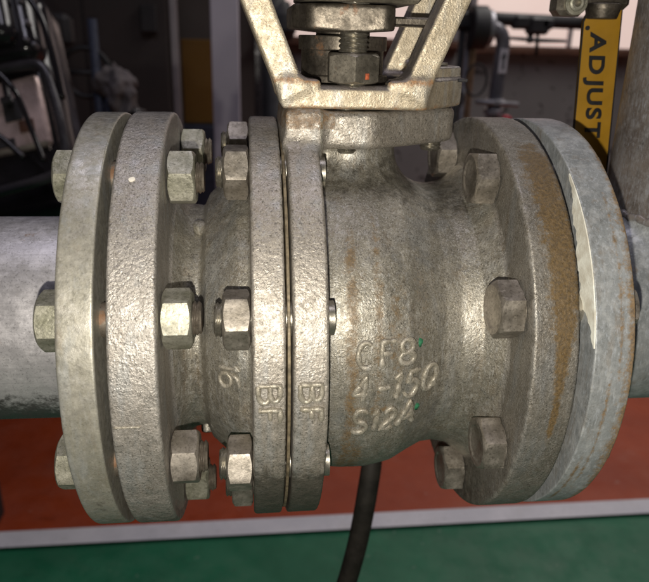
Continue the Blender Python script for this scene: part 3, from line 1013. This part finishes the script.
# =================================================================== ACTUATOR YOKE
yoke = thing('actuator_yoke', 'cast yoke bracket with splayed arms bolted on top of the valve', 'bracket', (0, 0, 121))
def seg_box(x, z, xa, za, xb, zb, hw):
    """2-D slanted bar distance"""
    ex, ez = xb - xa, zb - za
    L = math.hypot(ex, ez); ex /= L; ez /= L
    u = (x - xa) * ex + (z - za) * ez; w = (x - xa) * -ez + (z - za) * ex
    return np.maximum(np.abs(w) - hw, np.maximum(-u, u - L))
def yoke_sdf(x, y, z):
    base = poly_sdf2(x, y, [(-37, -37), (30.5, -37), (58.5, -4), (58.5, 26), (32, 40), (-37, 40)]) - 1.2
    d = ext(base, slab(z, 121.4, 135.4 + 0.0 * x), 1.6)
    # dished top between the arms
    dish = np.maximum(np.hypot(x + 4, y) - 29.5, 129.5 - z)
    d = smax(d, -dish, 3)
    notch = np.maximum(np.hypot(x + 3.6, y + 30) - 17, 132.6 - z)
    d = smax(d, -notch, 4)
    # right-hand lug stands a little higher
    lug = ext(poly_sdf2(x, y, [(36, -26), (57.5, -3), (57.5, 25), (36, 25)]) - 1.2, slab(z, 121.4, 141.5), 1.5)
    d = smin(d, lug, 2)
    for yc in (-29.6, 31):
        yb = slab(y, yc - 8.4, yc + 8.4)
        la = seg_box(x, z, -33.0, 128, -74.6, 228, 6.5)
        ra = seg_box(x, z, 25.6, 128, 67.1, 228, 6.2)
        d = smin(d, ext(la, yb, 1.3), 5)
        d = smin(d, ext(ra, yb, 1.3), 5)
    return d
V, F = surface_nets(yoke_sdf, (-84, -42, 119), (78, 44, 226), 1.0)
V = roughen(V, F, [(2.4, 0.035), (6, 0.05), (25, 0.22)], 31)
N = vnormals(V, F)
stn = 0.62 * np.exp(-((V[:, 2] - 134.5) / 2.2) ** 2) * (V[:, 1] < -34)
stn = np.maximum(stn, 0.45 * np.exp(-((V[:, 2] - 122) / 1.6) ** 2))
yp = split_parts(V, F, N, [
    ('arm', lambda c: (c[:, 2] > 142) & (c[:, 0] < 0) & (c[:, 1] < 0), M['yoke_cast']),
    ('arm', lambda c: (c[:, 2] > 142) & (c[:, 0] > 0) & (c[:, 1] < 0), M['yoke_cast']),
    ('arm', lambda c: (c[:, 2] > 142) & (c[:, 0] < 0) & (c[:, 1] > 0), M['yoke_cast']),
    ('arm', lambda c: (c[:, 2] > 142) & (c[:, 0] > 0) & (c[:, 1] > 0), M['yoke_cast']),
    ('base', lambda c: np.ones(len(c), bool), M['yoke_cast'])], yoke, {'stain': stn})
# bolt through the right lug with its nut under the pad, and the bolt tip under the front boss
BT = thread_mesh('bolt', 6, 46, M['thread'], pitch=1.75, depth=0.9, plain=26)
BT.transform(Matrix.Rotation(math.pi / 2, 4, 'Y'))
BT2 = thread_mesh('bolt', 5, 27, M['thread'], pitch=1.75, depth=0.8)
BT2.transform(Matrix.Rotation(math.pi / 2, 4, 'Y'))
for p in ((46, 0, 143), (-5, -27, 126)):
    s = place('bolt', BT if p[0] > 0 else BT2, None, yoke, p)
V, F = bev_box(58.4, -6, 134.6, 5, 9, 1.6, 0.4)
build('lock_pin', V, F, M['black_matt'], yoke, False)

# =================================================================== LEFT PIPE WITH ITS FLANGE
lp = thing('pipe_spool', 'plain steel pipe with welded flange entering from the left edge', 'pipe', (-250, 0, -114))
prof = resample(round_profile([(-119.3, 48), (-119.3, 114.3, 1.3), (-135, 114.3, 1.6), (-135, 60, 3.5), (-139, 57.4), (-139, 48)], 5), 2.0)
V, F = revolve(prof, 360)
F = F[:, ::-1]
V = roughen(V, F, [(9, 0.06), (30, 0.15)], 41)
phi = np.degrees(np.arctan2(V[:, 2], -V[:, 1]))
build('flange', V, F, M['zinc_flange'], lp, True, 40, {'soil_shade': 0.7 * smooth(-20, -65, phi)})
V, F = revolve(resample(round_profile([(-720, 50), (-720, 57.2), (-136, 57.2), (-136, 50)], 2), 6), 200)
V = roughen(V, F, [(40, 0.12)], 42)
phi = np.degrees(np.arctan2(V[:, 2], -V[:, 1]))
build('pipe', V, F, M['pipe_steel'], lp, True, 40, {'soil_shade': 1.05 * smooth(4, -48, phi) * np.interp(V[:, 0], [-210, -150], [1, 0.8]),
                                                      'stain': 0.35 * smooth(-4, -35, phi) * smooth(-138, -170, V[:, 0])})
V, F = revolve(round_profile([(-118.9, 50), (-118.9, 79, 0.4), (-116.7, 79, 0.4), (-116.7, 50)], 2), 120)
build('gasket', V, F, M['dark_gasket'], lp, True, 40)

# =================================================================== RIGHT PIPE FLANGE AND TEE
rp = thing('pipe_tee', 'grey painted flange and rusty pipe tee rising at the right edge', 'pipe', (219, 0, -114))
prof = resample(round_profile([(99.3, 50), (99.3, 114.2, 0.9), (118.4, 114.2, 1.2), (118.4, 72, 5), (128, 59, 4), (131, 57.4), (131, 50)], 5), 1.8)
V, F = revolve(prof, 420)
V = roughen(V, F, [(8, 0.10), (28, 0.25)], 51)
phi = np.degrees(np.arctan2(V[:, 2], -V[:, 1]))
rimm = np.hypot(V[:, 1], V[:, 2]) > 111
st = rimm * np.clip(1.0 - np.abs(V[:, 0] - 118.0) / np.interp(phi, [-60, -10, 20, 60, 90], [5, 8, 7, 4, 3]), 0, 1) * 0.75 * (phi < 75)
for xc, w_, lo_, hi_ in ((108, 1.2, -35, 12), (104, 1.0, -50, -12), (112, 1.4, 0, 55)):
    st = np.maximum(st, rimm * 0.6 * np.exp(-((V[:, 0] - xc) / w_) ** 2) * smooth(lo_, lo_ + 10, phi) * (1 - smooth(hi_ - 10, hi_, phi)))
build('flange', V, F, M['grey_paint'], rp, True, 40, {'stain': st, 'soil_shade': 0.3 * smooth(-30, -70, phi)})
# cream crescent where the paint has flaked from the edge of the flange face
n_ = 160
fl = np.linspace(13, 57, n_)
dep = 13.5 * np.sin(np.clip((fl - 13) / 44, 0, 1) * math.pi) ** 0.8 * np.interp(fl, [13, 24, 40, 57], [0.75, 1.1, 0.8, 0.6])
dep = dep + (1.2 * np.sin(fl * 0.55 + 1) + 0.5 * np.sin(fl * 1.7 + 1) + 0.2 * np.sin(fl * 4.1)) * np.minimum(1, dep / 4)
Vg = []
for x, q in ((99.32, 0), (98.75, 0), (98.75, 1), (99.32, 1)):
    r_ = np.full(n_, 113.9) if not q else 113.6 - np.maximum(dep, 0.05)
    a_ = np.radians(fl)
    Vg.append(np.stack([np.full(n_, x), -r_ * np.cos(a_), r_ * np.sin(a_)], 1))
Vg = np.concatenate(Vg)
Fg = []
for i in range(4):
    for j in range(n_ - 1):
        i2 = (i + 1) % 4
        Fg.append((i * n_ + j, i2 * n_ + j, i2 * n_ + j + 1, i * n_ + j + 1))
build('flaked_patch', Vg, Fg, M['white_gasket'], rp, True, 40)
V, F = revolve(round_profile([(94.2, 50), (94.2, 88), (99.1, 88), (99.1, 50)], 2), 120)
build('gasket', V, F, M['dark_gasket'], rp, True, 40)
def tee_sdf(x, y, z):
    run = np.maximum(np.hypot(y, z) - 57.2, slab(x, 130.5, 330))
    br = np.maximum(np.hypot(x - 219, y) - 57.2, slab(z, 0, 62))
    return smin(run, br, 14)
V, F = surface_nets(tee_sdf, (128, -62, -62), (333, 62, 66), 2.2)
V = roughen(V, F, [(12, 0.12), (30, 0.25)], 61)
build('tee', V, F, M['grey_paint'], rp)
V, F = revolve(resample(round_profile([(62, 50), (62, 57.2, 1), (420, 57.2, 1), (420, 50)], 3), 6), 160, 'Z', (219, 0, 0))
V = roughen(V, F, [(40, 0.25)], 62)
build('riser', V, F, M['rusty_pipe'], rp, True, 40)
for nm, ring in (('weld', [(219 + 57.6 * math.cos(t_), 57.6 * math.sin(t_), 62 + 0.6 * math.sin(t_ * 31)) for t_ in np.linspace(0, 2 * math.pi, 220)]),
                 ('weld', [(131, -58 * math.cos(t_), 58 * math.sin(t_)) for t_ in np.linspace(0, 2 * math.pi, 160)])):
    V, F = tube_path(ring, [2.3 + 0.35 * math.sin(i * 1.7) for i in range(len(ring))], 10)
    build(nm, V, F, M['rusty_pipe'] if ring[0][0] > 200 else M['grey_paint'], rp)

# =================================================================== FLANGE BOLTS (each one a thing)
HEAD = hex_mesh('bolt_head', 24, 10.2, M['bolt_zinc'], washer=0.7, dish=0.7)
HEADL = HEAD.copy(); HEADL.transform(Matrix.Rotation(math.pi, 4, 'Z'))
HEADR = hex_mesh('bolt_head', 25, 12.0, M['bolt_warm'], washer=0.6, dish=0.6)
HEADR.transform(Matrix.Rotation(math.pi, 4, 'Z'))
NUT_L = hex_mesh('nut', 24, 13.2, M['bolt_zinc'], cham_lo=True, hole=7.4)
NUT_L2 = hex_mesh('nut', 24, 13.2, M['bolt_warm'], cham_lo=True, hole=7.4)
NUT_R = hex_mesh('nut', 22, 7.0, M['bolt_warm'], cham_lo=True)
M['shank'] = machined('old_shank', (0.12, 0.10, 0.08), (0.20, 0.17, 0.135), rough=0.5, metal=0.6, axis='n', rust_lo=0.5)
SH_L = thread_mesh('shank', 7.8, 58.8, M['shank'], plain=34, depth=1.1)
SH_R = thread_mesh('shank', 7.8, 53, M['thread'], plain=30, depth=1.1)
where = {2: 'near the top', 1: 'upper front', 0: 'at mid-height facing out', -1: 'lower front', -2: 'near the bottom'}
for k in (2, 1, 0, -1, -2):
    a = math.radians(21.4 + 45 * k)
    y, z = -96 * math.cos(a), 96 * math.sin(a)
    bt = thing('hex_bolt', 'zinc hex bolt through the left flange pair, ' + where[k], 'bolt', (-119, y, z - 12), 'hex bolts joining the left flanges')
    place('shank', SH_L, None, bt, (-135, y, z))
    place('head', HEADL, None, bt, (-135.2, y, z), (a + {0: 0.32, 1: 0.1, -1: 0.15}.get(k, 0.2), 0, 0))
    place('nut', NUT_L if k != -1 else NUT_L2, None, bt, (-93.2, y, z), (a + {0: 0.30, 1: 0.08, -1: 0.22, 2: 0.4, -2: 0.05}[k], 0, 0))
for k in (2, 1, 0, -1, -2):
    a = math.radians(22.3 + 45 * k)
    y, z = -95.6 * math.cos(a), 95.6 * math.sin(a)
    bt = thing('hex_bolt', 'dull hex bolt through the right flange pair, ' + where[k], 'bolt', (95, y, z - 12), 'hex bolts joining the right flanges')
    place('shank', SH_R, None, bt, (70, y, z))
    place('head', HEADR, None, bt, (69.9, y, z), (a + {0: 0.52, 1: 0.25, -1: 0.4, 2: 0.3, -2: 0.1}[k], 0, 0))
    place('nut', NUT_R, None, bt, (118.5, y, z), (a + 0.2, 0, 0))

# =================================================================== YELLOW TAG AND ITS CLAMP
YT = 45
tagp = thing('warning_tag', 'yellow plate with black ADJUST lettering hanging behind the right flange', 'tag', (160, YT, 60))
outl = [(154.5, 55), (180.0, 55), (169.4, 183), (153.0, 183), (146.2, 167.5)]
V, F = prism(outl, YT, YT + 1.6)
build('plate', V, F, M['tag_yellow'], tagp, False)
cx0, cz0 = 160, 118
bo = []
n = len(outl)
inn = [(x + (cx0 - x) * 0.055, z + (cz0 - z) * 0.012) for x, z in outl]
Vb = [(x, YT - 0.35, z) for x, z in outl] + [(x, YT - 0.35, z) for x, z in inn] + [(x, YT + 1.8, z) for x, z in outl] + [(x, YT - 0.05, z) for x, z in inn]
Fb = []
for i in range(n):
    j = (i + 1) % n
    Fb += [(i, j, j + n, i + n), (i + 2 * n, j + 2 * n, j, i), (i + n, j + n, j + 3 * n, i + 3 * n)]
build('border', Vb, Fb, M['tag_black'], tagp, False)
V, F = revolve([(YT - 0.8, 0.01), (YT - 0.8, 1.3), (YT + 0.2, 1.3), (YT + 0.2, 0.01)], 20, 'Y', (149.6, 0, 163.6), closed=False)
build('rivet', V, F, M['tag_black'], tagp, True, 40)
dg = bpy.context.evaluated_depsgraph_get()
glyphs = []
for ch in 'ADJUST':
    cu = bpy.data.curves.new('glyph', 'FONT')
    cu.body = ch
    cu.size = 15.0
    cu.offset = 0.45
    cu.extrude = 0.25
    tmp = bpy.data.objects.new('tmp_glyph', cu)
    COL.objects.link(tmp)
    dg.update()
    me = bpy.data.meshes.new_from_object(tmp.evaluated_get(dg))
    co = np.array([v_.co[:] for v_ in me.vertices])
    fs = [tuple(p.vertices) for p in me.polygons]
    bpy.data.objects.remove(tmp, do_unlink=True)
    co[:, 0] -= co[:, 0].min()
    glyphs.append((co, fs))
gap_ = 1.7
ks = (63.0 - 5 * gap_) / sum(co[:, 0].max() for co, fs in glyphs)
zt = 161.6
for co, fs in glyphs:
    # turned clockwise: advance runs down, letter tops point right; the drift follows the leaning plate
    Zz = zt - co[:, 0] * ks
    X = 152.2 + (161.6 - Zz) * 0.108 + co[:, 1] * 0.92
    build('letter', np.stack([X, np.full(len(co), YT - 0.75) - co[:, 2], Zz], 1), fs, M['tag_black'], tagp, False)
    zt -= co[:, 0].max() * ks + gap_

clampt = thing('lever_clamp', 'small zinc clamp block with socket screw holding the yellow tag', 'clamp', (148, 40, 168))
V, F = bev_box(133, 41, 181, 17, 16, 23, 3)
build('block', V, F, M['bolt_dark'], clampt, True, 30)
V, F = bev_box(156, 44, 184, 30, 13, 20, 3)
build('block', V, F, M['gland'], clampt, True, 30)
V, F = revolve(round_profile([(168.5, 0.1), (168.5, 8.5, 1), (174, 10, 1), (177, 10, 1), (177, 0.1)], 3), 40, 'Z', (154, 38, 0), closed=False)
build('collar', V, F, M['gland'], clampt, True, 30)
V, F = revolve(round_profile([(33.0, 0.1), (34.6, 2.0), (30.2, 2.2), (30.0, 3.4, 0.5), (30.6, 4.6, 0.4), (35, 4.6)], 2), 36, 'Y', (134.5, 0, 176.5), closed=False)
build('socket_screw', V, F, M['bolt_zinc'], clampt, True, 30)
V, F = revolve(round_profile([(31.6, 4.6), (31.6, 6.6, 0.4), (34, 6.8)], 2), 36, 'Y', (134.5, 0, 176.5), closed=False)
build('washer', V, F, M['bolt_zinc'], clampt, True, 30)

# =================================================================== HOSE
hp = spline([(420, 150, 20), (260, 140, 10), (120, 118, -8), (60, 96, -60), (42, 72, -125), (35.5, 60, -165), (31, 58, -205), (26, 58, -240), (17, 60, -285), (-8, 60, -370), (-30, 50, -500),
             (-40, 20, -650), (-42, -40, -755), (-40, -140, -788), (-30, -320, -790), (40, -700, -790)], 34)
rad_ = [7.6 + 0.55 * (1 if i % 2 else -1) for i in range(len(hp))]
V, F = tube_path(hp, rad_, 20)
hz = build('hose', V, F, M['hose'], None, True)
tag(hz, 'black ribbed rubber hose hanging down behind the valve body', 'hose')
# =================================================================== BACKGROUND LEFT
V, F = bev_box(-112, 1500, 290, 71, 71, 2170, 3)
tag(build('steel_column', V, F, M['column'], None, False), 'pale lavender square column behind the left flanges', 'column')
V, F = bev_box(-322, 2300, 290, 26, 40, 2170, 3)
tag(build('steel_upright', V, F, M['rail'], None, False), 'thin grey steel upright left of the ochre panel', 'post')
V, F = bev_box(-258, 2560, -20, 130, 30, 330, 3)
tag(build('ochre_panel', V, F, M['ochre'], None, False), 'dull ochre board beside the pale column', 'panel')
V, F = bev_box(-258, 2550, -420, 150, 60, 455, 4)
tag(build('blue_crate', V, F, M['blue_dark'], None, False), 'dark blue box below the ochre board', 'box')
cab = thing('cabinet', 'tall dark brown cabinet in the dim background left of the upright', 'cabinet', (-640, 2400, -H))
V, F = bev_box(-640, 2430, 250, 600, 300, 2096, 5)
build('carcass', V, F, M['dark_panel'], cab, False)
for x in (-790, -490):
    V, F = bev_box(x, 2276, 250, 286, 12, 2000, 3)
    build('door', V, F, M['dark_panel'], cab, False)
V, F = bev_box(-405, 2255, 210, 58, 32, 92, 5)
build('switch_box', V, F, M['black_matt'], cab, False)
for x, w_ in ((30, 90), (-20, 40)):
    V, F = bev_box(x, 2200, 290, w_ * 0.6, 40, 2170, 4)
    tag(build('wall_post', V, F, M['dark_frame'], None, False), {30: 'wide dark steel post behind the left yoke arm', -20: 'narrow dark steel post beside the pale column'}[x], 'post')

# black machine guard with bright panel, tilted
mg = thing('machine_guard', 'black glossy machine housing with bright panel at upper left', 'machine', (-420, 700, -200))
RT = Matrix.Rotation(math.radians(-13), 3, 'Y') @ Matrix.Rotation(math.radians(-26), 3, 'X')
RTn = np.array(RT)
MC = np.array([-432.0, 700.0, 52.0])
def mpart(name, c, s, bv, mat, par=None, sm=False):
    V, F = bev_box(*c, *s, bv)
    V = np.array(V) @ RTn.T + MC
    return build(name, V, F, mat, par or mg, sm, 30 if sm else None)
def rounded(name, c, s_, rr_, mat, dent=None):
    lo = [c[k] - s_[k] / 2 - 6 for k in range(3)]; hi = [c[k] + s_[k] / 2 + 6 for k in range(3)]
    def f(x, y, z):
        q = [np.abs(v_ - c[k]) - (s_[k] / 2 - rr_) for k, v_ in enumerate((x, y, z))]
        d = np.sqrt(sum(np.maximum(u, 0) ** 2 for u in q)) + np.minimum(np.maximum(np.maximum(q[0], q[1]), q[2]), 0) - rr_
        if dent:
            d = smax(d, -(np.sqrt((x - dent[0]) ** 2 + (y - dent[1]) ** 2 + (z - dent[2]) ** 2) - dent[3]), 10)
        return d
    V, F = surface_nets(f, lo, hi, 5.0)
    return build(name, V @ RTn.T + MC, F, mat, mg)
rounded('housing', (0, 70, 0), (190, 120, 380), 40, M['black_gloss'])
rounded('lid', (-4, 0, 120), (196, 60, 150), 28, M['black_gloss'], (-60, -60, 150, 62))
rounded('lid_boss', (34, -34, 110), (70, 46, 92), 20, M['black_gloss'])
rounded('hinge', (-40, -26, 46), (52, 24, 14), 6, M['dark_frame'])
P = spline([(-112, -14, 44), (-30, -16, 42), (60, -16, 40), (88, -16, 30), (95, -14, -10), (97, -12, -70), (92, -12, -112), (70, -12, -130), (0, -12, -136), (-112, -12, -138)], 8)
V, F = tube_path([tuple(np.array(p) @ RTn.T + MC) for p in P], 8, 14)
build('rim', V, F, M['dark_frame'], mg)
mpart('front_panel', (-8, 4, -24), (164, 18, 108), 5, M['panel_metal'], None, True)
for x in (-26, 30):
    c = mpart('latch', (x, -12, 8), (10, 12, 46), 4, M['black_gloss'], None, True)
    mpart('latch_hook', (x, -20, -8), (18, 6, 10), 2, M['dark_frame'], c, True)
mpart('label_plate', (46, -6.5, -46), (22, 3, 18), 1, M['sill'])
mpart('panel_slot', (30, -6.5, -18), (26, 3, 34), 1, M['black_matt'])
for x, z in ((78, 70), (84, 95), (80, 130), (72, 150), (88, 60)):
    V, F = revolve(round_profile([(-34, 0.1), (-34, 5, 2), (-24, 6), (-20, 6)], 3), 20, 'Y', (0, 0, 0), closed=False)
    V = (V * np.array([0.6, 1, 0.6]) + np.array([x, 0, z])) @ RTn.T + MC
    build('screw', V, F, M['pipe_grey'], mg, True, 40)
# bent tube on top of the lid
P = spline([(-90, -20, 165), (-40, -30, 180), (0, -34, 182), (30, -34, 168), (42, -30, 120)], 8)
P = [tuple(np.array(p) @ RTn.T + MC) for p in P]
V, F = tube_path(P, 7, 12)
build('handle', V, F, M['dark_frame'], mg)
for pts, rd in (([(-110, -24, 20), (-70, -40, -6), (-30, -34, -40), (10, -30, -60), (40, -24, -100)], 4.5),
                ([(10, -26, 60), (30, -44, 30), (52, -40, -10), (58, -26, -60), (66, -22, -110)], 4.0),
                ([(60, -20, 190), (84, -36, 150), (104, -30, 100), (108, -20, 40), (106, -10, -20)], 5.0)):
    V, F = tube_path([tuple(np.array(p) @ RTn.T + MC) for p in spline(pts, 8)], rd, 12)
    build('cable', V, F, M['black_gloss'], mg)
for x, z, sx, sz in ((-70, -58, 40, 30), (-52, 6, 30, 16), (8, -66, 34, 12)):
    mpart('panel_slot', (x, -6.5, z), (sx, 3, sz), 1, M['black_matt'])
# feet of the machine to the floor
V, F = bev_box(-640, 790, -475, 130, 110, 640, 6)
build('pedestal', V, F, M['black_matt'], mg, False)

# handwheel valve on a thin stand
hw = thing('handwheel_valve', 'dark small valve with yellow dial behind the black machine', 'valve', (-540, 1500, -H))
V, F = tube_path([(-535, 1500, -H), (-535, 1500, 150)], 20, 16); build('stand', V, F, M['black_matt'], hw)
V, F = bev_box(-540, 1500, 160, 90, 70, 80, 14); build('valve_bonnet', V, F, M['black_matt'], hw, True, 30)
V, F = revolve(round_profile([(1440, 0.1), (1440, 24, 3), (1462, 26), (1470, 26)], 3), 28, 'Y', (-548, 0, 168), closed=False); build('dial', V, F, M['yellow_dial'], hw, True, 40)
ring = [(-470 + 60 * math.cos(t_), 1500, 60 + 60 * math.sin(t_)) for t_ in np.linspace(0, 2 * math.pi, 40)]
V, F = tube_path(ring, 7, 10); build('handwheel', V, F, M['black_matt'], hw)
V, F = tube_path([(-545, 1500, 60), (-415, 1500, 60)], 7, 10); build('spoke', V, F, M['black_matt'], hw)
V, F = tube_path([(-445, 1500, -H), (-445, 1500, 190)], 12, 12); build('side_pipe', V, F, M['blue_dark'], hw)

# rag wrapped round a valve
rg = thing('pipe_stand', 'dim pipe stub wrapped in a crumpled grey rag', 'pipe', (-410, 1500, -H))
V, F = tube_path([(-405, 1500, -H), (-405, 1500, 20)], 26, 16); build('pipe', V, F, M['blue_dark'], rg)
V, F = tube_path([(-405, 1500, -25), (-330, 1495, -45)], 14, 14); build('side_pipe', V, F, M['dark_frame'], rg)
th = np.linspace(0, 2 * np.pi, 72, endpoint=False)
Vr = []
lv = np.linspace(0, 1, 34)
for u in lv:
    r0 = 8 + 46 * math.sin(min(1, u * 2.2) * math.pi / 2) * (1 - 0.35 * u)
    Vr.append(np.stack([-408 + 22 * u + r0 * np.cos(th) * (1 + 0.16 * np.sin(th * 5 + u * 6) + 0.08 * np.sin(th * 11 - u * 9)),
                        1500 + r0 * np.sin(th) * (1 + 0.16 * np.sin(th * 5 + u * 6)),
                        np.full(72, 84 - 120 * u) - (14 * np.sin(th * 3) * u)], 1))
V = np.concatenate(Vr)
ii = np.arange(33)[:, None]; jj = np.arange(72)[None, :]
F = np.stack([ii * 72 + jj, (ii + 1) * 72 + jj, (ii + 1) * 72 + (jj + 1) % 72, ii * 72 + (jj + 1) % 72], -1).reshape(-1, 4)
V = roughen(V, F, [(14, 4), (30, 7)], 71)
build('rag', V, F, M['cloth'], rg)

# =================================================================== BACKGROUND RIGHT
YB = 1500
sp_ = thing('sampling_pipe', 'grey standpipe with arrow sticker and clamp behind the right flange', 'pipe', (630, YB, -H))
P = spline([(560, YB + 40, 198), (590, YB + 10, 199), (618, YB, 190), (634, YB, 165), (634, YB, 110), (630, YB, 0), (628, YB, -200), (628, YB, -H)], 10)
V, F = tube_path(P, 19, 20); build('pipe', V, F, M['pipe_grey'], sp_)
V, F = revolve(round_profile([(585, 24), (585, 46, 3), (600, 46, 3), (600, 24)], 3), 40, 'X', (0, YB + 10, 196)); build('flange', V, F, M['pipe_light'], sp_, True, 40)
V, F = revolve(round_profile([(540, 4), (540, 56, 8), (585, 56, 3), (585, 4)], 3), 40, 'X', (0, YB + 14, 196)); build('coupling', V, F, M['black_matt'], sp_, True, 40)
V, F = bev_box(634, YB - 20.5, 113, 22, 3, 62, 0.6); stk = build('sticker', V, F, M['sticker'], sp_, False)
V, F = prism([(631, 92), (637, 92), (637, 122), (641, 122), (634, 138), (627, 122), (631, 122)], YB - 23.5, YB - 22.4); build('arrow', V, F, M['tag_black'], stk, False)
for z in (4, -22):
    V, F = revolve(round_profile([(z - 8, 15), (z - 8, 27, 2), (z + 8, 27, 2), (z + 8, 15)], 3), 32, 'Z', (630, YB, 0)); build('clamp_ring', V, F, M['pipe_light'], sp_, True, 40)
V, F = tube_path([(570, YB - 20, 6), (690, YB - 20, 0)], 7, 12); build('clamp_bolt', V, F, M['pipe_light'], sp_)
V, F = revolve(round_profile([(YB - 60, 0.1), (YB - 60, 11, 4), (YB - 40, 12, 3), (YB - 30, 6), (YB - 20, 6)], 3), 24, 'Y', (652, 0, -38), closed=False); build('knob', V, F, M['red_knob'], sp_, True, 40)
V, F = tube_path([(640, YB - 30, 172), (720, YB - 40, 168), (790, YB - 50, 168)], [4, 6, 4], 10); build('lever', V, F, M['black_matt'], sp_)

ip = thing('instrument_stand', 'dark thin twin pipes with looped cable left of the grey standpipe', 'pipe', (550, YB, -H))
V, F = tube_path([(546, YB + 30, -H), (546, YB + 30, 190)], 7, 12); build('pipe', V, F, M['pipe_grey'], ip)
V, F = tube_path([(526, YB + 30, -H), (528, YB + 30, 200)], 9, 12); build('pipe', V, F, M['black_matt'], ip)
V, F = bev_box(566, YB + 90, -300, 40, 40, 1000, 3); build('post', V, F, M['post_tan'], ip, False)
ring = [(570 + 30 * math.cos(t_), YB, 62 + 42 * math.sin(t_)) for t_ in np.linspace(0, 2 * math.pi, 40)]
V, F = tube_path(ring, 3, 8); build('cable', V, F, M['black_matt'], ip)
ring = [(512 + 26 * math.cos(t_), YB, 10 + 30 * math.sin(t_)) for t_ in np.linspace(0, 2 * math.pi, 40)]
V, F = tube_path(ring, 3.5, 8); build('cable', V, F, M['black_matt'], ip)
V, F = bev_box(496, YB + 10, 45, 52, 44, 40, 10); build('gauge_block', V, F, M['black_matt'], ip, True, 30)
V, F = revolve(round_profile([(YB - 26, 0.1), (YB - 26, 15, 4), (YB - 14, 16), (YB - 8, 16)], 3), 24, 'Y', (488, 0, 62), closed=False); build('gauge', V, F, M['cloth'], ip, True, 40)

oh = thing('overhead_pipe', 'black overhead pipe run with fittings crossing above the window', 'pipe', (700, YB + 30, 200))
V, F = tube_path([(420, YB + 40, 224), (900, YB + 40, 216)], 17, 16); build('pipe', V, F, M['black_matt'], oh)
for x, z, s in ((470, 216, 54), (530, 214, 60), (690, 214, 46), (740, 206, 58), (762, 212, 40)):
    V, F = bev_box(x, YB + 34, z, s, 44, s * 0.8, 8); build('fitting', V, F, M['black_matt'], oh, True, 30)
V, F = tube_path([(742, YB + 30, 190), (746, YB + 30, 128)], 5, 10); build('drop_pipe', V, F, M['black_matt'], oh)
V, F = tube_path([(722, YB + 30, 190), (722, YB + 30, 160)], 8, 10); build('drop_pipe', V, F, M['black_matt'], oh)

# dark instrument seen past the left yoke arm
di = thing('gauge_stand', 'dark bulbous instrument seen between the left yoke arm and gland', 'instrument', (40, 1400, -H))
V, F = tube_path([(8, 1400, -H), (8, 1400, 260)], [30] * 2, 16); build('post', V, F, M['black_matt'], di)
V, F = revolve(round_profile([(150, 3), (150, 30, 8), (175, 42, 8), (210, 36, 8), (240, 24, 8), (240, 3)], 4), 28, 'Z', (24, 1400, 0)); build('instrument', V, F, M['black_matt'], di, True, 40)
